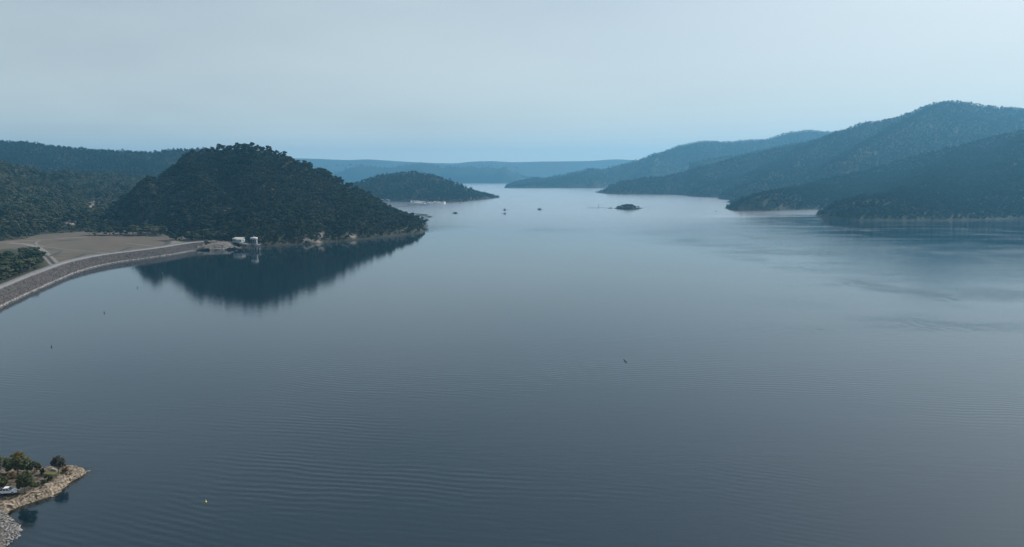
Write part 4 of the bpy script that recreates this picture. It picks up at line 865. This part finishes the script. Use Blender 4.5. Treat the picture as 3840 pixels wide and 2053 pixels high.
MB().tube([(0, 0, -0.5), (0, 0, 6.0)], 0.22, 8).obj('pipe', M['steel'], t); MB().lathe([(0.3, 5.9), (0.95, 6.1), (0.8, 6.5), (0.2, 6.75)], n=14).obj('cap', M['lamp'], t)
x, y, z = W(974, 935.5, 0); b = MB().lathe([(0.25, -0.3), (0.6, 0.0), (0.65, 0.35), (0.4, 0.75), (0.1, 0.9)], n=14).obj('float', M['white'], None, (x, y, 0), True); tag(b, 'white round float on the water by the tower legs', 'float')
x, y, z = W(619, 927, GZ); t = empty('post', (x, y, fz(x, y))); tag(t, 'thin utility post at the round end of the dry field', 'post')
MB().tube([(0, 0, -0.4), (0, 0, 5.5)], [0.14, 0.1], 7).obj('pole', M['bark'], t); MB().box((0, 0, 5.0), (1.6, 0.12, 0.14)).obj('crossarm', M['bark'], t)
x, y, z = W(691, 905, GZ); t = empty('shelter', (x, y, fz(x, y)), 0.3); tag(t, 'small white roofed picnic shelter among the trees beside the lawn', 'shelter')
MB().prism([(-2.3, 2.4), (0, 3.3), (2.3, 2.4), (2.3, 2.55), (0, 3.45), (-2.3, 2.55)], -1.6, 1.6).obj('roof', M['white'], t)
for sx in (-1, 1):
    for sy in (-1, 1): MB().box((sx * 1.9, sy * 1.3, 1.15), (0.14, 0.14, 2.6)).obj('post', M['steel'], t)
MB().box((0, 0, 0.75), (1.8, 0.8, 0.08)).box((0, 0, 0.36), (0.2, 0.6, 0.72)).obj('table', M['bark'], t)

# ------------------------------------------------------------------ boats
def houseboat(label, loc, rz, hullm, cabm, roofm, L=11.0, s=1.0, group=None, name='houseboat', top=True):
    t = empty(name, loc, rz, s); tag(t, label, 'houseboat', group); w2 = 2.0
    h = MB()
    for sy in (-1, 1): h.prism([(-L / 2, -0.3), (L / 2 - 0.8, -0.3), (L / 2, 0.55), (-L / 2, 0.55)], sy * 1.9 - 0.45, sy * 1.9 + 0.45)
    h.box((0, 0, 0.66), (L, 4.7, 0.22)); h.obj('hull', M[hullm], t)
    MB().box((-0.5, 0, 1.95), (L * 0.68, 4.0, 2.35)).obj('cabin', M[cabm], t)
    for sy in (-1, 1): MB().box((-0.5, sy * 2.03, 2.15), (L * 0.6, 0.06, 0.9)).obj('window', M['glass'], t)
    MB().box((-0.2, 0, 3.22), (L * 0.9, 4.6, 0.18)).obj('roof', M[roofm], t)
    if top:
        c = MB().box((-1.2, 0, 5.25), (L * 0.5, 3.8, 0.14))
        for sx in (-1, 1):
            for sy in (-1, 1): c.box((-1.2 + sx * L * 0.22, sy * 1.7, 4.25), (0.1, 0.1, 1.9))
        c.obj('canopy', M[roofm], t)
    r = MB()
    for sy in (-1, 1):
        r.tube([(-L * 0.42, sy * 2.2, 4.1), (L * 0.42, sy * 2.2, 4.1)], 0.04, 4)
        for k in range(6): r.tube([(-L * 0.42 + k * L * 0.168, sy * 2.2, 3.3), (-L * 0.42 + k * L * 0.168, sy * 2.2, 4.1)], 0.04, 4)
    r.obj('railing', M['steel'], t); return t
def dinghy(label, loc, rz, m='boatdark', s=1.0, cat='dinghy', group=None):
    t = empty('dinghy', loc, rz, s); tag(t, label, cat, group)
    V = []; prof = [(-1.9, 0.72, 0.55), (-0.6, 0.82, 0.55), (0.8, 0.7, 0.6), (1.6, 0.35, 0.68), (2.0, 0.03, 0.75)]
    for x_, b, z_ in prof: V += [(x_, -b, z_), (x_, -b * 0.6, -0.15), (x_, b * 0.6, -0.15), (x_, b, z_), (x_, b * 0.85, z_), (x_, b * 0.5, 0.1), (x_, -b * 0.5, 0.1), (x_, -b * 0.85, z_)]
    Fc = []
    for i in range(4):
        for k in range(8): k2 = (k + 1) % 8; Fc.append((i * 8 + k, i * 8 + k2, i * 8 + 8 + k2, i * 8 + 8 + k))
    Fc += [tuple(range(7, -1, -1)), tuple(range(32, 40))]
    mobj('hull', mesh_from('hull', V, Fc, M[m]), t); MB().box((-0.3, 0, 0.42), (0.3, 1.25, 0.06)).box((0.8, 0, 0.45), (0.3, 1.0, 0.06)).obj('seat', M['bark'], t)
    MB().box((-2.05, 0, 0.6), (0.3, 0.35, 0.6)).box((-2.1, 0, 0.1), (0.12, 0.1, 0.8)).obj('outboard_motor', M['boatdark'], t); return t
houseboat('low dark houseboat alone between the wooded hill and the paired boats', W(1708, 801.5), R(3), 'boatdark', 'boatgrey', 'boatgrey', 11.5)
dinghy('tiny dinghy trailing left of the lone dark houseboat', W(1696, 800), R(15))
houseboat('dark boxy houseboat with a trailing wake, upper of the pair', W(1893, 789.5), R(80), 'boatdark', 'boatgrey', 'boatgrey', 9.0, 1.1)
dinghy('small dinghy behind the upper boat of the pair', W(1903, 789), R(10))
houseboat('houseboat with a bright white roof, lower of the pair', W(1893.5, 803.5), R(84), 'boatdark', 'boatgrey', 'white', 8.5, 1.05, top=False)
dinghy('tiny dinghy left of the white roofed houseboat', W(1884.5, 802), R(0))
houseboat('low grey houseboat to the left of the island', W(2023.5, 787.5), R(-4), 'boatdark', 'boatgrey', 'boatgrey', 11.0)
dinghy('tiny dinghy tied right of the houseboat near the island', W(2033, 787), R(0))
dinghy('small motor boat under way below the marina hill', W(1724.5, 764.5), R(170), 'boatgrey', 1.6, 'motor boat')
dinghy('small dark boat by the tip of the first right headland', W(2685, 793.5), R(20), 'boatdark', 1.5, 'motor boat')
dinghy('small grey boat left of the marina breakwaters', W(1518.5, 768.5), R(0), 'boatgrey', 1.5, 'motor boat')
rs = np.random.RandomState(12)
mg = 'houseboats moored in the marina'; protos = []
for i, (cm, rm, top) in enumerate((('white', 'white', True), ('white', 'tan', True), ('white', 'cream', False), ('boatgrey', 'white', True))):
    protos.append(None)
spots = []
for row, (x0, x1, y0, y1, n) in enumerate(((1533, 1588, 756, 760.5, 11), (1545, 1592, 758.3, 763, 9), (1600, 1640, 758, 762.5, 8), (1606, 1666, 761.5, 765, 12), (1640, 1668, 760, 763, 5))):
    for k in range(n): spots.append((x0 + (x1 - x0) * k / (n - 1) + rs.uniform(-1, 1), y0 + (y1 - y0) * k / (n - 1) + rs.uniform(-.3, .3)))
kinds = (('boatwhite', 'boatwhite', True, 'white houseboat with upper canopy moored in the marina'), ('boatwhite', 'tan', True, 'white houseboat with tan roof moored in the marina'), ('boatwhite', 'cream', False, 'low white houseboat with cream roof moored in the marina'), ('boatgrey', 'boatwhite', True, 'grey cabin houseboat with white roof moored in the marina'))
for i, (a, b) in enumerate(spots):
    k = (0, 1, 0, 2, 0, 3, 1)[i % 7]; loc = W(a, b); rz = R(75 + rs.uniform(-14, 14))
    if protos[k] is None: protos[k] = houseboat(kinds[k][3], loc, rz, 'boatwhite', kinds[k][0], kinds[k][1], 11.5, 1.0, mg, top=kinds[k][2])
    else:
        c = copy_tree(protos[k]); c.location = loc; c.rotation_euler = (0, 0, rz); s = rs.uniform(0.85, 1.2); c.scale = (s, s, s)
# floating breakwaters and booms
def floats(name, pts, wid, label, cat, m='tyrefloat', zt=1.5):
    p = np.array(resample([W(a, b) for a, b in pts], 6.0)); mb = MB()
    for a, b in zip(p[:-1], p[1:]):
        c = (a + b) / 2; d = b - a; L = np.linalg.norm(d) * 0.96; mb.box((c[0], c[1], zt / 2 - 0.2), (L, wid, zt + 0.4), math.atan2(d[1], d[0]), 0.92)
    o = mb.obj(name, M[m]); return tag(o, label, cat)
floats('breakwater', [(1452, 780), (1520, 775.5), (1570, 771.5), (1606, 769.5)], 8.0, 'longer dark floating breakwater in front of the marina', 'breakwater')
floats('breakwater', [(1531, 770), (1565, 768), (1605, 765.5)], 8.0, 'shorter dark floating breakwater close to the moored houseboats', 'breakwater')
floats('boom', [(1500, 800.5), (1545, 802.8), (1575, 805), (1603, 807.4)], 3.0, 'upper floating boom beyond the tip of the dark hill', 'boom')
floats('boom', [(1570, 810), (1590, 811), (1605, 812.5), (1619, 813.5), (1615, 816.5), (1604, 818.5), (1588, 820)], 3.0, 'hooked floating boom off the tip of the dark hill', 'boom')
x, y, z = W(1607.5, 768.2)
t = empty('marker_post', (x, y, 0)); tag(t, 'white marker post at the end of the longer breakwater', 'marker')
MB().tube([(0, 0, -1), (0, 0, 5.5)], 0.35, 8).obj('pole', M['white'], t); MB().box((0, 0, 5.2), (1.8, 0.3, 1.2)).obj('board', M['white'], t)
def boathouse(px_, py_, label, rz):
    x, y, z = W(px_, py_); t = empty('boathouse', (x, y, 0), rz); tag(t, label, 'boathouse')
    MB().box((0, 0, 0.4), (17, 9, 0.5)).obj('pontoon', M['concrete'], t)
    MB().prism([(-9, 5.0), (0, 7.6), (9, 5.0), (9, 5.25), (0, 7.9), (-9, 5.25)], -5, 5).obj('roof', M['white'], t)
    for sx in (-8, 0, 8):
        for sy in (-4, 4): MB().box((sx, sy, 2.9), (0.3, 0.3, 5.2)).obj('post', M['steel'], t)
boathouse(1431, 757.3, 'open sided white boathouse left of the marina, partly behind the hill', R(4)); boathouse(1452, 757.6, 'open sided white boathouse left of the marina, standing clear of the hill', R(-6))

# sandbar, stumps and dead trees by the island
V = []; sb = resample([W(a, b) for a, b in [(2205, 780.3), (2230, 780.6), (2260, 780.6), (2292, 781)]], 4.0); mb = MB()
pl = [(p[0], p[1]) for p in sb]; n = len(pl); V = []; Fc = []
for i, (x, y) in enumerate(pl):
    w_ = 2.6 * (1 + 0.8 * math.sin(i * 1.7)) * (0.3 if i in (0,) else 1) + 1.0; V += [(x, y - w_, -0.5), (x, y - w_ * 0.4, 0.45), (x, y + w_ * 0.4, 0.5), (x, y + w_, -0.5)]
for i in range(n - 1):
    for k in range(3): Fc.append((i * 4 + k, i * 4 + k + 1, i * 4 + 5 + k, i * 4 + 4 + k))
tag(mobj('sandbar', mesh_from('sandbar', V, Fc, M['rock_brown'])), 'thin dark sandbar reaching left from the small island', 'sandbar', kind='structure')
def dead_tree(px_, py_, h, label, cr=False, group=None):
    x, y, z = W(px_, py_); t = empty('dead_tree', (x, y, 0)); tag(t, label, 'dead tree', group); r = np.random.RandomState(int(px_)); mb = MB()
    mb.tube([(0, 0, -1), (0.2, 0, h * 0.5), (0, 0, h)], [0.7, 0.45, 0.2], 7); mb.obj('trunk', M['bark'], t); b = MB()
    for k in range(5 if cr else 2):
        a = r.uniform(0, 6.28); z0 = h * r.uniform(0.5, 0.85); l_ = h * r.uniform(0.14, 0.3); b.tube([(0, 0, z0), (math.cos(a) * l_, math.sin(a) * l_, z0 + l_ * 0.5)], [0.14, 0.04], 5)
    b.obj('branch', M['bark'], t)
    if cr: V_, F_, _ = crown_arrays(r, h * 1.05, h * 0.36, 3, 0.35, 26, core=False, top=0.2); mobj('crown', mesh_from('crown', V_, F_, M['leaf_dark']), t)
dead_tree(2244.5, 781, 9.5, 'lone thin tree standing on the sandbar left of the island', True)
for q, hh in ((2195, 2.2), (2206, 4.0), (2221, 2.6), (2262, 1.8), (2424, 2.4), (2430, 3.0), (2436, 1.6), (2442, 3.4)):
    dead_tree(q, 780.0, hh, 'short dead stump left of the island along the sandbar' if q < 2300 else 'short dead stump in the shallows right of the island', False, 'drowned stumps left of the island' if q < 2300 else 'drowned stumps right of the island')
# spindly gum on the tip of the dark hill
x, y, z = W(1600.5, 844.5, 0.5); gum(x, y, 0.4, 0.85, 1.0, 4, 'spindly gum tree at the very tip of the dark hill', None)

# ------------------------------------------------------------------ buoys, bird
def buoy(px_, py_, label, body, h, r, topm=None):
    x, y, z = W(px_, py_); t = empty('buoy', (x, y, 0)); tag(t, label, 'buoy')
    MB().lathe([(r * 0.6, -0.3), (r, 0.05), (r, h * 0.35), (r * 0.45, h * 0.5)], n=14).obj('float', M[body], t, smooth=False)
    MB().tube([(0, 0, h * 0.45), (0, 0, h)], r * 0.22, 6).obj('pole', M[topm or body], t); MB().lathe([(r * 0.1, h * 0.9), (r * 0.35, h), (r * 0.1, h * 1.12)], n=8).obj('topmark', M[topm or body], t)
buoy(772.5, 1884, 'yellow buoy with white topmark in the near water', 'yellow', 0.75, 0.22, 'white')
buoy(193.5, 1302, 'dark marker buoy in the open water at the left edge', 'boatdark', 1.5, 0.28)
buoy(391, 1174, 'dark marker buoy in the bay below the dam', 'boatdark', 1.6, 0.3)
buoy(516, 1081, 'tiny dark marker buoy just off the edge of the hill reflection', 'boatdark', 1.6, 0.3)
buoy(609, 1025.5, 'tiny pale marker buoy in the dark reflection below the dam', 'concrete', 1.0, 0.22)
buoy(1629, 806.5, 'small dark buoy to the right of the upper boom', 'boatdark', 1.6, 0.7)
buoy(1619.5, 868.5, 'small dark buoy off the near corner of the dark hill', 'boatdark', 1.3, 0.7)
def bird():
    p = Y(2345, 1357, 200); t = empty('bird', p, R(25)); tag(t, 'black and white bird flying low over the open water', 'bird'); t.rotation_euler = (R(38), R(-22), R(25)); t.scale = (0.52,) * 3
    rings = [(-0.75, 0.02, 0.03), (-0.6, 0.11, 0.05), (-0.3, 0.15, 0.13), (0.05, 0.18, 0.17), (0.35, 0.14, 0.14), (0.52, 0.08, 0.09), (0.64, 0.09, 0.09), (0.74, 0.06, 0.06), (0.92, 0.01, 0.012)]; V, Fc = [], []; n = 12
    for x_, a, b in rings:
        for k in range(n): q = 2 * math.pi * k / n; V.append((x_, a * math.cos(q), b * math.sin(q)))
    for i in range(len(rings) - 1):
        for k in range(n): k2 = (k + 1) % n; Fc.append((i * n + k, i * n + k2, i * n + n + k2, i * n + n + k))
    Fc += [tuple(reversed(range(n))), tuple(range((len(rings) - 1) * n, len(rings) * n))]
    for s in (-1, 1):                          # wings: root, wrist, tip, with thickness
        b0 = len(V); lift = (0.0, 0.38, 0.52) if s > 0 else (0.0, 0.30, 0.30)
        pr = [(0.22, -0.30, 0.14, 0), (0.30, -0.32, 0.75, 1), (0.02, -0.34, 1.45, 2)]
        for xf, xb, yy, k in pr:
            z_ = lift[k] + 0.05; V += [(xf, s * yy, z_ + 0.02), (xb, s * yy, z_ + 0.01), (xb, s * yy, z_ - 0.015), (xf, s * yy, z_ - 0.02)]
        for i in range(2):
            for k in range(4): k2 = (k + 1) % 4; f = (b0 + i * 4 + k, b0 + i * 4 + k2, b0 + i * 4 + 4 + k2, b0 + i * 4 + 4 + k); Fc.append(f if s > 0 else f[::-1])
        Fc += [tuple(b0 + i for i in (3, 2, 1, 0)), tuple(b0 + 8 + i for i in range(4))]
    b0 = len(V); V += [(-0.55, -0.07, 0.02), (-0.55, 0.07, 0.02), (-1.0, 0.17, 0.0), (-1.0, -0.17, 0.0), (-0.55, -0.07, -0.01), (-0.55, 0.07, -0.01), (-1.0, 0.17, -0.02), (-1.0, -0.17, -0.02)]
    Fc += [tuple(b0 + i for i in f) for f in ((0, 1, 2, 3), (7, 6, 5, 4), (0, 4, 5, 1), (1, 5, 6, 2), (2, 6, 7, 3), (3, 7, 4, 0))]
    mobj('body', mesh_from('body', V, Fc, M['black']), t)
bird()

# ------------------------------------------------------------------ pickup on the point, dinghy, post
def pickup():
    x, y, z = on_pen(29, 1851); t = empty('pickup_truck', (x, y, z), R(9)); tag(t, 'white dual cab pickup parked on bare earth under the trees', 'pickup')
    prof = [(-2.62, 0.55), (-2.66, 1.02), (-1.1, 1.05), (-0.95, 1.1), (0.62, 1.08), (1.35, 1.02), (2.35, 0.93), (2.62, 0.82), (2.66, 0.5), (2.4, 0.38), (-2.4, 0.38)]
    bmx = bmesh.new(); 
    vs = [[bmx.verts.new((px_, yy, pz_)) for px_, pz_ in prof] for yy in (-0.92, 0.92)]
    bmx.faces.new(vs[0]); bmx.faces.new(vs[1][::-1])
    for i in range(len(prof)): j = (i + 1) % len(prof); bmx.faces.new((vs[0][i], vs[1][i], vs[1][j], vs[0][j]))
    bmesh.ops.bevel(bmx, geom=list(bmx.edges), offset=0.06, segments=2, affect='EDGES'); bmesh.ops.recalc_face_normals(bmx, faces=bmx.faces)
    me = bpy.data.meshes.new('body'); bmx.to_mesh(me); bmx.free(); me.materials.append(M['boatwhite']); mobj('body', me, t)
    cab = MB(); cab.add([(-1.0, -0.86, 1.06), (1.15, -0.86, 1.04), (1.15, 0.86, 1.04), (-1.0, 0.86, 1.06), (-0.82, -0.70, 1.72), (0.38, -0.70, 1.74), (0.38, 0.70, 1.74), (-0.82, 0.70, 1.72)], [(3, 2, 1, 0), (4, 5, 6, 7), (0, 1, 5, 4), (1, 2, 6, 5), (2, 3, 7, 6), (3, 0, 4, 7)]); cab.obj('cab', M['boatwhite'], t)
    ws = MB().add([(1.16, -0.74, 1.1), (1.16, 0.74, 1.1), (0.47, 0.62, 1.68), (0.47, -0.62, 1.68), (1.10, -0.74, 1.1), (1.10, 0.74, 1.1), (0.41, 0.62, 1.68), (0.41, -0.62, 1.68)], [(0, 1, 2, 3), (7, 6, 5, 4), (0, 4, 5, 1), (1, 5, 6, 2), (2, 6, 7, 3), (3, 7, 4, 0)]); ws.obj('windscreen', M['glass'], t)
    for s in (-1, 1):
        for a, b, c, d in ((-0.86, -0.12, -0.76, -0.12), (-0.02, 0.92, -0.02, 0.38)):
            V = [(a, s * 0.855, 1.13), (b, s * 0.855, 1.13), (d, s * 0.735, 1.62), (c, s * 0.735, 1.62)]; V += [(q[0], q[1] + s * 0.03, q[2]) for q in V]
            MB().add(V, [(0, 1, 2, 3), (7, 6, 5, 4), (0, 4, 5, 1), (1, 5, 6, 2), (2, 6, 7, 3), (3, 7, 4, 0)]).obj('window', M['glass'], t)
        MB().box((2.6, s * 0.68, 0.78), (0.12, 0.36, 0.16)).obj('headlight', M['red'], t)
        MB().box((0.95, s * 0.98, 1.16), (0.14, 0.2, 0.16)).obj('mirror', M['rubber'], t)
        for wx in (-1.62, 1.62):
            wv = MB(); q = []
            o = empty('wheel', (wx, s * 0.80, 0.38)); o.parent = t
            tm = MB().lathe([(0.22, -0.13), (0.36, -0.13), (0.39, -0.08), (0.39, 0.08), (0.36, 0.13), (0.22, 0.13)], n=18).obj('tyre', M['rubber'], o); tm.rotation_euler = (R(90), 0, 0)
            rm = MB().lathe([(0.24, -0.14), (0.2, 0.0), (0.24, 0.14)], n=14).obj('rim', M['steel'], o); rm.rotation_euler = (R(90), 0, 0)
    MB().box((-1.85, 0, 1.06), (1.4, 1.5, 0.06)).obj('tray_cover', M['rubber'], t); MB().box((2.66, 0, 0.68), (0.06, 0.9, 0.2)).obj('grille', M['rubber'], t)
    rk = MB()
    for xx in (-1.06, -1.2): rk.tube([(xx, -0.8, 1.05), (xx, -0.65, 1.62), (xx, 0.65, 1.62), (xx, 0.8, 1.05)], 0.04, 6)
    rk.obj('roll_bar', M['rubber'], t)
pickup()
x, y, z = on_pen(204, 1766); d_ = dinghy('white dinghy drawn up behind the lone grey brown tree', (x, y, z + 0.15), R(165), 'white', 0.6); d_.rotation_euler = (R(22), R(-8), R(165))
x, y, z = on_pen(173, 1767); t = MB().box((0, 0, 0.45), (0.12, 0.12, 1.3)).obj('post', M['bark'], None, (x, y, z)); tag(t, 'small wooden post at the back of the grass patch', 'post')

# ------------------------------------------------------------------ haze
hz = MB().box((0, 3750, 220), (33000, 14500, 474))
m, n, l, out = mat('haze'); pv = n.new('ShaderNodeVolumePrincipled'); pv.inputs['Color'].default_value = (0.235, 0.655, 1.0, 1); pv.inputs['Density'].default_value = 0.000106; pv.inputs['Anisotropy'].default_value = 0.34
l.new(pv.outputs['Volume'], out.inputs['Volume'])
o = hz.obj('haze', m); tag(o, 'thin blue haze over the lake and hills', 'haze', kind='stuff')
